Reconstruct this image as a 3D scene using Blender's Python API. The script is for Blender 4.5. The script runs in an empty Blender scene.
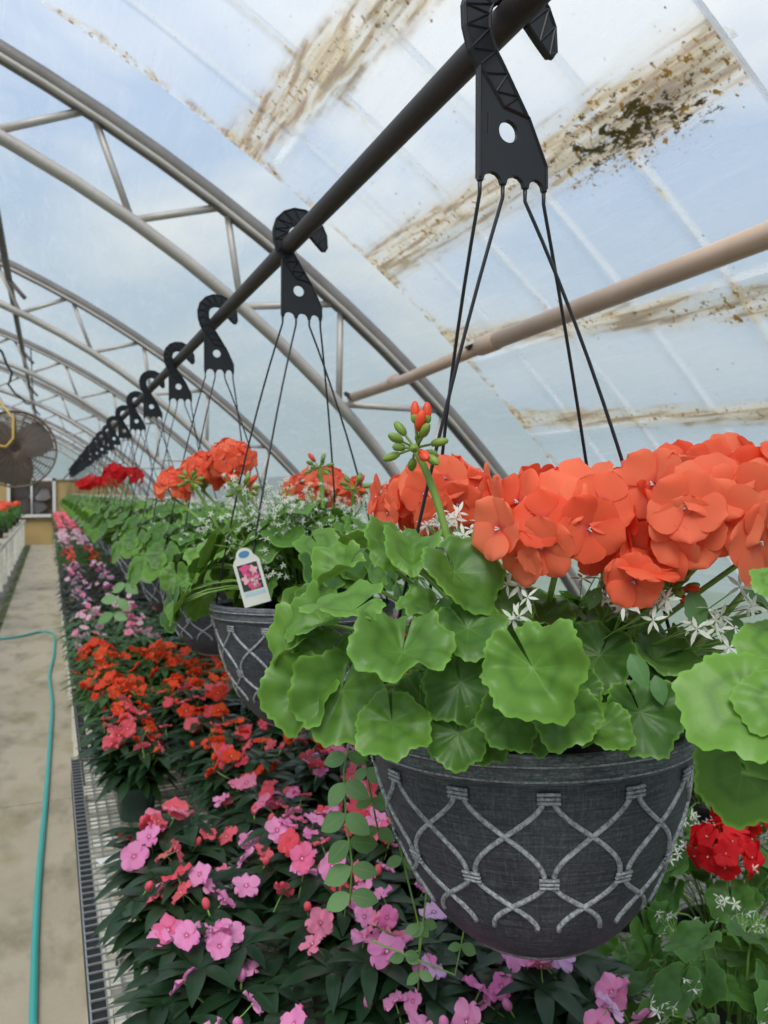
import bpy, math, random
from mathutils import Vector, Matrix, noise
rnd = random.Random(7)
PI = math.pi
scene = bpy.context.scene
COL = scene.collection
V = Vector

# ------------------------------------------------------------------ camera
FPX = 770.0
YAW = math.atan(334/770); PITCH = math.atan(19/770)
CAM = V((0, 0, 1.6))
Fw = V((math.sin(YAW)*math.cos(PITCH), math.cos(YAW)*math.cos(PITCH), -math.sin(PITCH)))
Rt = V((math.cos(YAW), -math.sin(YAW), 0)); Up = Rt.cross(Fw)
cd = bpy.data.cameras.new('camera'); cam = bpy.data.objects.new('camera', cd); COL.objects.link(cam)
cam.matrix_world = Matrix.Translation(CAM) @ Matrix((Rt, Up, -Fw)).transposed().to_4x4()
cd.sensor_fit = 'VERTICAL'; cd.sensor_height = 36; cd.sensor_width = 27; cd.lens = 36*FPX/1024
cd.dof.use_dof = True; cd.dof.focus_distance = 0.60; cd.dof.aperture_fstop = 13.0
cd.clip_start = 0.02
scene.camera = cam
def P(px, py, d):
    return CAM + d*(Fw + Rt*((px-384)/FPX) + Up*((512-py)/FPX))

# ------------------------------------------------------------------ node helpers
def new_mat(name):
    m = bpy.data.materials.new(name); m.use_nodes = True
    nt = m.node_tree; nt.nodes.clear()
    out = nt.nodes.new('ShaderNodeOutputMaterial')
    return m, nt, out
def N(nt, typ, **kw):
    n = nt.nodes.new(typ)
    for k, v in kw.items():
        if k.startswith('i_'):
            key = k[2:]
            n.inputs[int(key) if key.isdigit() else key].default_value = v
        else: setattr(n, k, v)
    return n
def L(nt, a, b): nt.links.new(a, b)
def mathn(nt, op, a, b=None, c=None, clamp=False):
    n = nt.nodes.new('ShaderNodeMath'); n.operation = op; n.use_clamp = clamp
    for i, x in enumerate((a, b, c)):
        if x is None: continue
        if isinstance(x, (int, float)): n.inputs[i].default_value = x
        else: L(nt, x, n.inputs[i])
    return n.outputs[0]
def mixc(nt, f, a, b, mode='MIX'):
    n = nt.nodes.new('ShaderNodeMix'); n.data_type = 'RGBA'; n.blend_type = mode
    if isinstance(f, (int, float)): n.inputs[0].default_value = f
    else: L(nt, f, n.inputs[0])
    for i, x in ((6, a), (7, b)):
        if isinstance(x, tuple): n.inputs[i].default_value = (*x, 1) if len(x) == 3 else x
        else: L(nt, x, n.inputs[i])
    return n.outputs[2]
def ramp(nt, f, stops, interp='LINEAR'):
    n = nt.nodes.new('ShaderNodeValToRGB'); cr = n.color_ramp; cr.interpolation = interp
    while len(cr.elements) < len(stops): cr.elements.new(0.5)
    for e, (p, c) in zip(cr.elements, stops):
        e.position = p; e.color = (*c, 1) if isinstance(c, tuple) else (c, c, c, 1)
    if f is not None: L(nt, f, n.inputs[0])
    return n.outputs[0]
def noise_n(nt, vec, scale, detail=3, rough=.55, dist=0):
    n = N(nt, 'ShaderNodeTexNoise', i_Scale=scale, i_Detail=detail, i_Roughness=rough, i_Distortion=dist)
    if vec is not None: L(nt, vec, n.inputs['Vector'])
    return n.outputs['Fac']
def mapping(nt, vec, scale=(1,1,1), loc=(0,0,0)):
    n = N(nt, 'ShaderNodeMapping'); n.inputs['Scale'].default_value = scale; n.inputs['Location'].default_value = loc
    L(nt, vec, n.inputs['Vector']); return n.outputs[0]
def coord(nt, which='Object'): return nt.nodes.new('ShaderNodeTexCoord').outputs[which]
def attr(nt, name): return N(nt, 'ShaderNodeAttribute', attribute_name=name).outputs['Fac']
def princ(nt, out, col, rough=.5, metal=0, bump=None, bstr=.3, bdist=.002, spec=.5):
    b = N(nt, 'ShaderNodeBsdfPrincipled', i_Roughness=rough, i_Metallic=metal)
    b.inputs['Specular IOR Level'].default_value = spec
    if isinstance(col, tuple): b.inputs['Base Color'].default_value = (*col, 1)
    else: L(nt, col, b.inputs['Base Color'])
    if bump is not None:
        bn = N(nt, 'ShaderNodeBump', i_Strength=bstr, i_Distance=bdist); L(nt, bump, bn.inputs['Height']); L(nt, bn.outputs[0], b.inputs['Normal'])
    if out is not None: L(nt, b.outputs[0], out.inputs[0])
    return b

def plain(name, col, rough=.5, metal=0, var=.15, scale=20, bump=0):
    m, nt, out = new_mat(name)
    c = coord(nt); nz = noise_n(nt, c, scale, 4)
    colr = mixc(nt, nz, tuple(x*(1-var) for x in col), tuple(min(1, x*(1+var)) for x in col))
    princ(nt, out, colr, rough, metal, nz if bump else None, bump)
    return m

def leaf_material(name, dark, light, vein, transl=.3, veins=7, zone=0.0, rough=.45, edge=.25):
    m, nt, out = new_mat(name)
    uv = N(nt, 'ShaderNodeUVMap', uv_map='uv').outputs[0]
    sx = N(nt, 'ShaderNodeSeparateXYZ'); L(nt, uv, sx.inputs[0])
    x = mathn(nt, 'MULTIPLY_ADD', sx.outputs[0], 2, -1); y = mathn(nt, 'MULTIPLY_ADD', sx.outputs[1], 2, -1)
    r = mathn(nt, 'SQRT', mathn(nt, 'ADD', mathn(nt, 'MULTIPLY', x, x), mathn(nt, 'MULTIPLY', y, y)))
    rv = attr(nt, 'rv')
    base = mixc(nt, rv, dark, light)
    nz = noise_n(nt, coord(nt), 90, 3)
    base = mixc(nt, mathn(nt, 'MULTIPLY', nz, .35), base, light)
    if veins:
        ang = mathn(nt, 'ARCTAN2', x, y)
        s = mathn(nt, 'ABSOLUTE', mathn(nt, 'SINE', mathn(nt, 'MULTIPLY', ang, veins/2)))
        w = mathn(nt, 'MULTIPLY', s, r)
        vm = mathn(nt, 'SUBTRACT', 1, mathn(nt, 'MULTIPLY', w, 22), clamp=True)
        vm = mathn(nt, 'MULTIPLY', vm, mathn(nt, 'SUBTRACT', 1.05, r, clamp=True))
        base = mixc(nt, mathn(nt, 'MULTIPLY', vm, .38), base, vein)
        em = mathn(nt, 'MULTIPLY', mathn(nt, 'SUBTRACT', r, .90, clamp=True), edge*26, clamp=True)
        base = mixc(nt, em, base, tuple(min(1, x*1.35) for x in light))
    else:
        vm = mathn(nt, 'SUBTRACT', 1, mathn(nt, 'MULTIPLY', mathn(nt, 'ABSOLUTE', x), 14), clamp=True)
        base = mixc(nt, mathn(nt, 'MULTIPLY', vm, .5), base, vein)
    if zone:
        z = mathn(nt, 'SUBTRACT', 1, mathn(nt, 'MULTIPLY', mathn(nt, 'ABSOLUTE', mathn(nt, 'SUBTRACT', r, .5)), 7), clamp=True)
        base = mixc(nt, mathn(nt, 'MULTIPLY', z, zone), base, dark)
    b = princ(nt, None, base, rough, 0, noise_n(nt, coord(nt), 260, 2), .25, .0008, .35)
    t = N(nt, 'ShaderNodeBsdfTranslucent'); L(nt, mixc(nt, .35, base, (.35, .6, .05)), t.inputs[0])
    mx = N(nt, 'ShaderNodeMixShader', i_0=transl)
    L(nt, b.outputs[0], mx.inputs[1]); L(nt, t.outputs[0], mx.inputs[2]); L(nt, mx.outputs[0], out.inputs[0])
    return m

def petal_material(name, col, col2, eye=None, transl=.35):
    m, nt, out = new_mat(name)
    uv = N(nt, 'ShaderNodeUVMap', uv_map='uv').outputs[0]
    sx = N(nt, 'ShaderNodeSeparateXYZ'); L(nt, uv, sx.inputs[0])
    x = mathn(nt, 'MULTIPLY_ADD', sx.outputs[0], 2, -1)
    base = mixc(nt, attr(nt, 'rv'), col, col2)
    st = noise_n(nt, mapping(nt, uv, (30, 2, 1)), 1.5, 2)
    base = mixc(nt, mathn(nt, 'MULTIPLY', st, .3), base, col2)
    if eye:
        e = mathn(nt, 'SUBTRACT', 1, mathn(nt, 'MULTIPLY', sx.outputs[1], 4.5), clamp=True)
        base = mixc(nt, e, base, eye)
    b = princ(nt, None, base, .6, 0, st, .25, .0006, .25)
    t = N(nt, 'ShaderNodeBsdfTranslucent'); L(nt, base, t.inputs[0])
    mx = N(nt, 'ShaderNodeMixShader', i_0=transl)
    L(nt, b.outputs[0], mx.inputs[1]); L(nt, t.outputs[0], mx.inputs[2]); L(nt, mx.outputs[0], out.inputs[0])
    return m

M = {}
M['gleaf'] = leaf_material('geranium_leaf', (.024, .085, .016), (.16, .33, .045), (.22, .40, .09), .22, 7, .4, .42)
M['gleaf_far'] = leaf_material('geranium_leaf_deep', (.035, .11, .022), (.10, .24, .035), (.17, .33, .08), .3, 7, .3)
M['bleaf'] = leaf_material('broad_bench_leaf', (.022, .075, .016), (.075, .19, .03), (.12, .25, .07), .25, 7, .5)
M['ileaf'] = leaf_material('impatiens_leaf', (.007, .022, .011), (.022, .058, .024), (.035, .08, .035), .15, 0, 0, .32)
M['ileaf_mid'] = leaf_material('impatiens_leaf_green', (.010, .036, .010), (.04, .11, .022), (.07, .16, .04), .2, 0, 0, .4)
M['ileaf_purple'] = leaf_material('impatiens_leaf_purple', (.012, .011, .012), (.035, .036, .026), (.08, .06, .05), .15, 0, 0, .35)
M['ileaf_pale'] = leaf_material('impatiens_leaf_pale', (.02, .055, .022), (.08, .16, .07), (.12, .2, .09), .2, 0, 0, .4)
M['eleaf'] = leaf_material('filler_leaf', (.05, .15, .04), (.14, .30, .10), (.2, .35, .12), .3, 0)
M['vleaf'] = leaf_material('vine_leaf', (.10, .22, .08), (.22, .40, .16), (.3, .45, .2), .3, 0)
M['stem'] = plain('green_stem', (.20, .36, .07), .5, 0, .25, 60)
M['stem_red'] = plain('bud_green', (.20, .30, .05), .5, 0, .4, 60)
M['orange'] = petal_material('coral_orange_petal', (.86, .085, .032), (.98, .24, .12), (.75, .08, .08))
M['red'] = petal_material('red_petal', (.55, .004, .012), (.75, .015, .02))
M['pink'] = petal_material('orchid_pink_petal', (.86, .22, .52), (.93, .42, .68), (.6, .03, .2))
M['lilac'] = petal_material('lilac_petal', (.74, .38, .70), (.86, .56, .80), (.5, .1, .4))
M['coral'] = petal_material('coral_pink_petal', (.80, .08, .12), (.90, .20, .24), (.7, .03, .08))
M['rose'] = petal_material('rose_pink_petal', (.86, .16, .34), (.92, .34, .48), (.6, .03, .15))
M['ored'] = petal_material('orange_red_petal', (.78, .05, .02), (.88, .12, .03), (.5, .02, .02))
M['pale'] = petal_material('pale_pink_petal', (.75, .38, .48), (.85, .6, .66), (.7, .2, .35))
M['white'] = petal_material('white_bract', (.75, .78, .68), (.88, .88, .82))
M['budred'] = plain('red_bud', (.75, .07, .02), .5, 0, .3, 80)
M['hblack'] = plain('black_hanger_plastic', (.012, .013, .017), .38, 0, .2, 60, .05)
M['rail'] = None
M['soil'] = plain('potting_soil', (.035, .022, .014), .9, 0, .6, 120, .8)
M['gpot'] = plain('dark_green_pot', (.008, .045, .03), .4, 0, .2, 40)
M['bpot'] = plain('black_nursery_pot', (.012, .012, .013), .4, 0, .2, 40)
M['steel'] = None
M['paintwhite'] = plain('white_painted_metal', (.62, .62, .60), .45, 0, .12, 30)
M['beigepipe'] = plain('beige_pipe', (.66, .47, .36), .42, 0, .22, 7, .1)
M['hose'] = plain('teal_hose_rubber', (.04, .36, .33), .4, 0, .12, 5)
M['wire'] = plain('galvanised_wire', (.42, .43, .42), .35, .7, .1, 30)
M['blackwood'] = plain('dark_bench_edge', (.018, .018, .018), .6, 0, .4, 12)
M['lath'] = plain('pale_weathered_lath', (.74, .70, .60), .8, 0, .3, 15, .3)
M['yellowwall'] = plain('tan_painted_plywood', (.42, .30, .12), .7, 0, .15, 2)
M['fanblade'] = plain('dark_fan_blade', (.13, .115, .11), .4, .3, .2, 6)
M['fanwire'] = plain('brown_fan_guard', (.20, .14, .10), .5, .4, .2, 10)
M['yellowcord'] = plain('yellow_cord', (.65, .42, .08), .5)
M['blackcord'] = plain('black_cord', (.015, .015, .015), .5)
M['dark'] = plain('dark_void_paint', (.015, .015, .017), .6)
M['cream'] = plain('white_plastic', (.72, .72, .66), .5)
M['drygrass'] = leaf_material('weed_leaf', (.06, .10, .02), (.2, .2, .06), (.2, .25, .08), .2, 0)

def mk_steel():
    m, nt, out = new_mat('galvanised_steel')
    c = coord(nt, 'Object')
    n1 = noise_n(nt, c, 6, 5, .65); n2 = noise_n(nt, c, 70, 3)
    col = mixc(nt, n1, (.12, .11, .105), (.33, .31, .295))
    col = mixc(nt, mathn(nt, 'MULTIPLY', n2, .4), col, (.11, .08, .065))
    princ(nt, out, col, .5, .25, n2, .3); return m
M['steel'] = mk_steel()
def mk_lit_steel():
    m, nt, out = new_mat('lit_galvanised_tube')  # lighter copy of the truss steel, light from above put into its colour
    c = coord(nt, 'Object')
    n1 = noise_n(nt, c, 6, 5, .65); n2 = noise_n(nt, c, 50, 3)
    col = mixc(nt, n1, (.40, .36, .33), (.66, .63, .60))
    princ(nt, out, mixc(nt, mathn(nt, 'MULTIPLY', n2, .3), col, (.2, .14, .10)), .5, .2, n2, .3); return m
M['lit_steel'] = mk_lit_steel()
def mk_rail():
    m, nt, out = new_mat('dark_rail_pipe')
    c = coord(nt, 'Object')
    n1 = noise_n(nt, mapping(nt, c, (60, 4, 60)), 1, 5, .65); n2 = noise_n(nt, c, 240, 4, .7)
    col = mixc(nt, n1, (.022, .017, .018), (.062, .048, .048))
    col = mixc(nt, mathn(nt, 'MULTIPLY', ramp(nt, n2, [(.5, 0.0), (.75, 1.0)]), .35), col, (.12, .07, .05))
    princ(nt, out, col, .55, .2, n2, .4, .0008); return m
M['rail'] = mk_rail()

def mk_pot():
    m, nt, out = new_mat('brushed_charcoal_pot')
    c = coord(nt, 'Object')
    sx = N(nt, 'ShaderNodeSeparateXYZ'); L(nt, c, sx.inputs[0])
    ang = mathn(nt, 'ARCTAN2', sx.outputs[1], sx.outputs[0])
    cb = N(nt, 'ShaderNodeCombineXYZ'); L(nt, mathn(nt, 'MULTIPLY', ang, 1.6), cb.inputs[0]); L(nt, mathn(nt, 'MULTIPLY', sx.outputs[2], 260), cb.inputs[1])
    st = noise_n(nt, cb.outputs[0], 2.0, 5, .7)
    cb2 = N(nt, 'ShaderNodeCombineXYZ'); L(nt, mathn(nt, 'MULTIPLY', ang, 55), cb2.inputs[0]); L(nt, mathn(nt, 'MULTIPLY', sx.outputs[2], 25), cb2.inputs[1])
    st2 = noise_n(nt, cb2.outputs[0], 1.4, 4, .7)
    fine = noise_n(nt, c, 300, 3, .7)
    f = mathn(nt, 'MULTIPLY', ramp(nt, st, [(.38, 0.0), (.78, 1.0)]), ramp(nt, fine, [(.35, .15), (.65, 1.0)]))
    col = mixc(nt, f, (.020, .023, .031), (.17, .185, .21))
    col = mixc(nt, mathn(nt, 'MULTIPLY', ramp(nt, st2, [(.52, 0.0), (.75, 1.0)]), .28), col, (.26, .27, .29))
    princ(nt, out, col, .48, 0, fine, .35, .0006); return m
def mk_pot_relief():
    m, nt, out = new_mat('dry_brushed_relief')
    c = coord(nt, 'Object'); fine = noise_n(nt, c, 260, 4, .75)
    col = mixc(nt, ramp(nt, fine, [(.35, 0.0), (.62, 1.0)]), (.12, .125, .14), (.48, .49, .51))
    princ(nt, out, col, .5, 0, fine, .4, .0006); return m
def mk_pot_rim():
    m, nt, out = new_mat('brushed_charcoal_rim')
    c = coord(nt, 'Object')
    sx = N(nt, 'ShaderNodeSeparateXYZ'); L(nt, c, sx.inputs[0])
    ang = mathn(nt, 'ARCTAN2', sx.outputs[1], sx.outputs[0])
    cb = N(nt, 'ShaderNodeCombineXYZ'); L(nt, mathn(nt, 'MULTIPLY', ang, 5), cb.inputs[0]); L(nt, mathn(nt, 'MULTIPLY', sx.outputs[2], 300), cb.inputs[1])
    st = noise_n(nt, cb.outputs[0], 1.6, 5, .75)
    fine = noise_n(nt, c, 350, 3, .7)
    f = mathn(nt, 'MULTIPLY', ramp(nt, st, [(.4, 0.0), (.8, 1.0)]), ramp(nt, fine, [(.35, .2), (.6, 1.0)]))
    col = mixc(nt, f, (.040, .044, .054), (.38, .39, .42))
    princ(nt, out, col, .45, 0, fine, .3, .0006); return m
M['pot'], M['relief'], M['rim'] = mk_pot(), mk_pot_relief(), mk_pot_rim()

def mk_film():
    m, nt, out = new_mat('greenhouse_film')
    c = coord(nt)
    n1 = noise_n(nt, mapping(nt, c, (1.2, .5, 1.2)), 1.0, 5, .6, .6)
    n2 = noise_n(nt, mapping(nt, c, (14, 2.2, 14)), 1.0, 4, .7, .4)
    milk = mathn(nt, 'ADD', .17, mathn(nt, 'MULTIPLY', n1, .30))
    milk = mathn(nt, 'ADD', milk, mathn(nt, 'MULTIPLY', ramp(nt, n2, [(.5, 0.0), (.72, 1.0)]), .10))
    tr = N(nt, 'ShaderNodeBsdfTransparent'); tr.inputs[0].default_value = (.93, .97, .98, 1)
    tl = N(nt, 'ShaderNodeBsdfTranslucent'); tl.inputs[0].default_value = (.78, .84, .87, 1)
    df = N(nt, 'ShaderNodeBsdfDiffuse'); df.inputs[0].default_value = (.70, .78, .80, 1)
    gl = N(nt, 'ShaderNodeBsdfGlossy', i_Roughness=.25); gl.inputs[0].default_value = (.9, .9, .9, 1)
    a = N(nt, 'ShaderNodeMixShader', i_0=.2); L(nt, tl.outputs[0], a.inputs[1]); L(nt, df.outputs[0], a.inputs[2])
    b = N(nt, 'ShaderNodeMixShader'); L(nt, milk, b.inputs[0]); L(nt, tr.outputs[0], b.inputs[1]); L(nt, a.outputs[0], b.inputs[2])
    g = N(nt, 'ShaderNodeMixShader', i_0=.04); L(nt, b.outputs[0], g.inputs[1]); L(nt, gl.outputs[0], g.inputs[2])
    L(nt, g.outputs[0], out.inputs[0]); return m
M['film'] = mk_film()

# ------------------------------------------------------------------ mesh builder
class MB:
    def __init__(s): s.v=[]; s.f=[]; s.m=[]; s.uv=[]; s.r=[]; s.smooth=True
    def add(s, vs, fs, mat=0, uv=None, r=.5):
        o = len(s.v); s.v.extend([tuple(p) for p in vs]); s.f.extend([tuple(i+o for i in f) for f in fs]); s.m.extend([mat]*len(fs))
        s.uv.extend(uv if uv else [(.5,.5)]*len(vs)); s.r.extend([r]*len(vs))
    def box(s, c, size, mat=0, rot=None, r=.5):
        hx, hy, hz = size[0]/2, size[1]/2, size[2]/2
        vs = [V((x,y,z)) for x in (-hx,hx) for y in (-hy,hy) for z in (-hz,hz)]
        if rot is not None: vs = [rot @ p for p in vs]
        c = V(c)
        s.add([p+c for p in vs], [(0,1,3,2),(4,6,7,5),(0,4,5,1),(2,3,7,6),(0,2,6,4),(1,5,7,3)], mat, r=r)
    def tube(s, pts, rad, n=8, mat=0, r=.5, cap=True, closed=False, flat=1.0):
        pts = [V(p) for p in pts]; k = len(pts)
        if not isinstance(rad, (list, tuple)): rad = [rad]*k
        vs, fs = [], []; prev = None
        for i, p in enumerate(pts):
            if closed: t = pts[(i+1)%k]-pts[i-1]
            else: t = pts[min(i+1,k-1)]-pts[max(i-1,0)]
            if t.length < 1e-9: t = V((0,0,1))
            t.normalize()
            if prev is None:
                a = V((0,0,1)) if abs(t.z) < .9 else V((1,0,0))
                u = t.cross(a).normalized()
            else:
                u = (prev - t*prev.dot(t))
                if u.length < 1e-6: u = t.orthogonal()
                u.normalize()
            prev = u; w = t.cross(u)
            for j in range(n):
                a = 2*PI*j/n
                vs.append(p + (u*math.cos(a) + w*math.sin(a)*flat)*rad[i])
        for i in range(k if closed else k-1):
            i2 = (i+1) % k
            for j in range(n):
                fs.append((i*n+j, i*n+(j+1)%n, i2*n+(j+1)%n, i2*n+j))
        if cap and not closed:
            fs.append(tuple(range(n-1,-1,-1))); fs.append(tuple((k-1)*n+j for j in range(n)))
        s.add(vs, fs, mat, r=r)
    def lathe(s, prof, n=32, mat=0, c=(0,0,0), mats=None):
        c = V(c); k = len(prof); vs = []; 
        for (r, z) in prof:
            for j in range(n):
                a = 2*PI*j/n; vs.append(c+V((r*math.cos(a), r*math.sin(a), z)))
        o = len(s.v); s.v.extend([tuple(p) for p in vs]); s.uv.extend([(.5,.5)]*len(vs)); s.r.extend([.5]*len(vs))
        for i in range(k-1):
            for j in range(n):
                s.f.append((o+i*n+j, o+i*n+(j+1)%n, o+(i+1)*n+(j+1)%n, o+(i+1)*n+j)); s.m.append(mats[i] if mats else mat)
    def disc(s, c, rad, n=24, mat=0, normal=V((0,0,1))):
        c = V(c); q = normal.to_track_quat('Z','Y')
        vs = [c]+[c+q@V((rad*math.cos(2*PI*j/n), rad*math.sin(2*PI*j/n), 0)) for j in range(n)]
        s.add(vs, [(0,1+j,1+(j+1)%n) for j in range(n)], mat)
    def ball(s, c, rad, mat=0, n=8, m=6, axis=V((0,0,1)), stretch=1.0, r=.5):
        c = V(c); q = axis.to_track_quat('Z','Y'); vs=[]; fs=[]
        for i in range(m+1):
            th = PI*i/m
            for j in range(n):
                a = 2*PI*j/n; vs.append(c+q@V((rad*math.sin(th)*math.cos(a), rad*math.sin(th)*math.sin(a), rad*stretch*math.cos(th))))
        for i in range(m):
            for j in range(n): fs.append((i*n+j,(i+1)*n+j,(i+1)*n+(j+1)%n,i*n+(j+1)%n))
        s.add(vs, fs, mat, r=r)
    def mesh(s, name, mats):
        me = bpy.data.meshes.new(name); me.from_pydata(s.v, [], s.f)
        for m in mats: me.materials.append(m)
        me.polygons.foreach_set('material_index', s.m)
        me.polygons.foreach_set('use_smooth', [s.smooth]*len(s.f))
        uvl = me.uv_layers.new(name='uv')
        li = [0]*len(me.loops); me.loops.foreach_get('vertex_index', li)
        flat = []
        for i in li: flat.extend(s.uv[i])
        uvl.data.foreach_set('uv', flat)
        a = me.attributes.new('rv', 'FLOAT', 'POINT'); a.data.foreach_set('value', s.r)
        me.update(); return me
    def build(s, name, mats, parent=None, loc=None):
        if not isinstance(mats, (list, tuple)): mats = [mats]
        return link(name, s.mesh(name, mats), parent, loc)
def link(name, me, parent=None, loc=None):
    o = bpy.data.objects.new(name, me); COL.objects.link(o)
    if parent: o.parent = parent
    if loc is not None: o.location = loc
    return o
def tag(o, label, cat, group=None, kind=None):
    o['label'] = label; o['category'] = cat
    if group: o['group'] = group
    if kind: o['kind'] = kind
    return o
def empty(name, loc=(0,0,0), label=None, cat=None, group=None):
    o = bpy.data.objects.new(name, None); COL.objects.link(o); o.location = loc; o.empty_display_size = .05
    if label: tag(o, label, cat, group)
    return o
def struct(o): o['kind'] = 'structure'; return o
def kids(o): return [c for c in KID.get(o.name, [])]
def copy_tree(o, parent=None, children=None):
    c = o.copy(); COL.objects.link(c); c.parent = parent
    for ch in o.children: copy_tree(ch, c)
    return c

def frame(normal, tip):
    z = V(normal).normalized(); y = V(tip) - z*V(tip).dot(z)
    if y.length < 1e-5: y = z.orthogonal()
    y.normalize(); x = y.cross(z)
    return Matrix((x, y, z)).transposed()

# ------------------------------------------------------------------ leaves and petals
def geranium_leaf(mb, c, normal, tip, r, mat=0, cup=.25, ruf=.10, nang=44, nr=5, rv=None, rng=rnd, gap=.16, fold=0.0):
    R_ = frame(normal, tip); c = V(c)
    ph = rng.uniform(0, 6.28); ph2 = rng.uniform(0, 6.28); k = rng.choice((2, 3, 3, 4)); dr = rng.uniform(0, .28); rv = rng.random() if rv is None else rv
    vs = [c + R_ @ V((0, 0, 0))]; uv = [(.5, .5)]; fs = []
    for i in range(1, nr+1):
        t = i/nr
        for j in range(nang):
            a = -PI+gap*(1.2-t*.2) + (2*PI-2*gap*(1.2-t*.2))*j/(nang-1)
            lob = .90 + .05*math.cos(7*a) + .026*math.cos(25*a+ph)*(t**4) + .04*math.sin(3*a+ph2)
            rr = r*t*lob*(1+.10*math.cos(a))*(.86+.14*math.cos(a/2))*1.05
            z = r*(cup*t**1.5 - .018*t**1.2*math.cos(7*a) + ruf*t**2.4*(math.sin(k*a+ph)+.45*math.sin((2*k+3)*a+ph2)) - .5*cup*t**5)
            x = rr*math.sin(a); y = rr*math.cos(a)
            z += fold*abs(x) - dr*r*(t*math.cos(a))**2*(1 if math.cos(a) > 0 else .3)
            vs.append(c + R_ @ V((x, y, z))); uv.append((.5+.5*t*math.sin(a), .5+.5*t*math.cos(a)))
    for j in range(nang-1): fs.append((0, 1+j+1, 1+j))
    for i in range(nr-1):
        for j in range(nang-1):
            a0 = 1+i*nang+j; fs.append((a0, a0+1, a0+nang+1, a0+nang))
    mb.add(vs, fs, mat, uv, rv)

def lance_leaf(mb, base, d, normal, Ln, W, arch=.3, mat=0, n=6, rv=None, rng=rnd, fold=.25, ovate=.42):
    R_ = frame(normal, d); rv = rng.random() if rv is None else rv
    vs=[]; uv=[]; fs=[]; base = V(base)
    for i in range(n+1):
        t = i/n; w = W*.5*(math.sin(PI*t**(.5/ovate*.6+.2))**.8 if 0 < t < 1 else 0.02)
        z0 = -arch*Ln*t*t; y = Ln*t*(1-.12*arch*t)
        for sgn in (-1, 0, 1):
            vs.append(base + R_ @ V((sgn*w, y, z0 + fold*w*abs(sgn)))); uv.append((.5+.5*sgn*.95, t))
    for i in range(n):
        for j in range(2): a = i*3+j; fs.append((a, a+1, a+4, a+3))
    mb.add(vs, fs, mat, uv, rv)

def petal(mb, c, normal, tip, Ln, W, mat=0, cup=.2, n=5, m=4, rv=None, rng=rnd, notch=0.0, ruf=.06):
    R_ = frame(normal, tip); rv = rng.random() if rv is None else rv; c = V(c)
    ph = rng.uniform(0, 6.28); vs=[]; uv=[]; fs=[]
    for i in range(n+1):
        t = i/n
        t = 1-(1-t)**1.7
        w = W*.5*((.16+.84*math.sin(PI/2*t/.60)) if t < .60 else math.sqrt(max(.02, 1-((t-.60)/.41)**2)))
        for j in range(m+1):
            s_ = -1+2*j/m
            y = Ln*(t - .05*t*t*s_*s_)
            z = Ln*(cup*t*t - .72*cup*t**4 - .06*s_*s_*t + ruf*math.sin(3*s_+ph+4*t)*t)
            vs.append(c + R_ @ V((s_*w, y, z))); uv.append((.5+.5*s_, t))
    for i in range(n):
        for j in range(m): a=i*(m+1)+j; fs.append((a, a+1, a+m+2, a+m+1))
    mb.add(vs, fs, mat, uv, rv)

def floret(mb, c, normal, size, mat=0, rng=rnd, cup=.25, wf=.95, n=5, m=4, eye=None, spin=None, ruf=.06):
    normal = V(normal).normalized(); q = normal.to_track_quat('Z', 'Y'); a0 = rng.uniform(0, 6.28) if spin is None else spin
    rv = rng.random()
    for k in range(5):
        a = a0 + 2*PI*k/5 + rng.uniform(-.08, .08)
        tip = q @ V((math.cos(a), math.sin(a), 0))
        nn = (normal + tip*rng.uniform(-.25, .05) + (q@V((rng.uniform(-.12,.12), rng.uniform(-.12,.12), 0)))).normalized()
        petal(mb, V(c)+normal*(.0006*k)+tip*size*.03, nn, tip, size*.52*rng.uniform(.93, 1.05), size*.52*wf, mat, cup, n, m, min(1,max(0,rv+rng.uniform(-.15,.15))), rng, ruf=ruf)
    if eye is not None:
        for k in range(3):
            t = normal + (q@V((rng.uniform(-.3,.3), rng.uniform(-.3,.3), 0)))
            mb.tube([c, V(c)+t*size*.10], size*.012, 4, eye)

# ------------------------------------------------------------------ plant assemblies (all in local coordinates)
def bez(a, b, c_, n=6):
    a, b, c_ = V(a), V(b), V(c_)
    return [a*(1-t)**2 + b*2*t*(1-t) + c_*t*t for t in [i/n for i in range(n+1)]]

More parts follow.
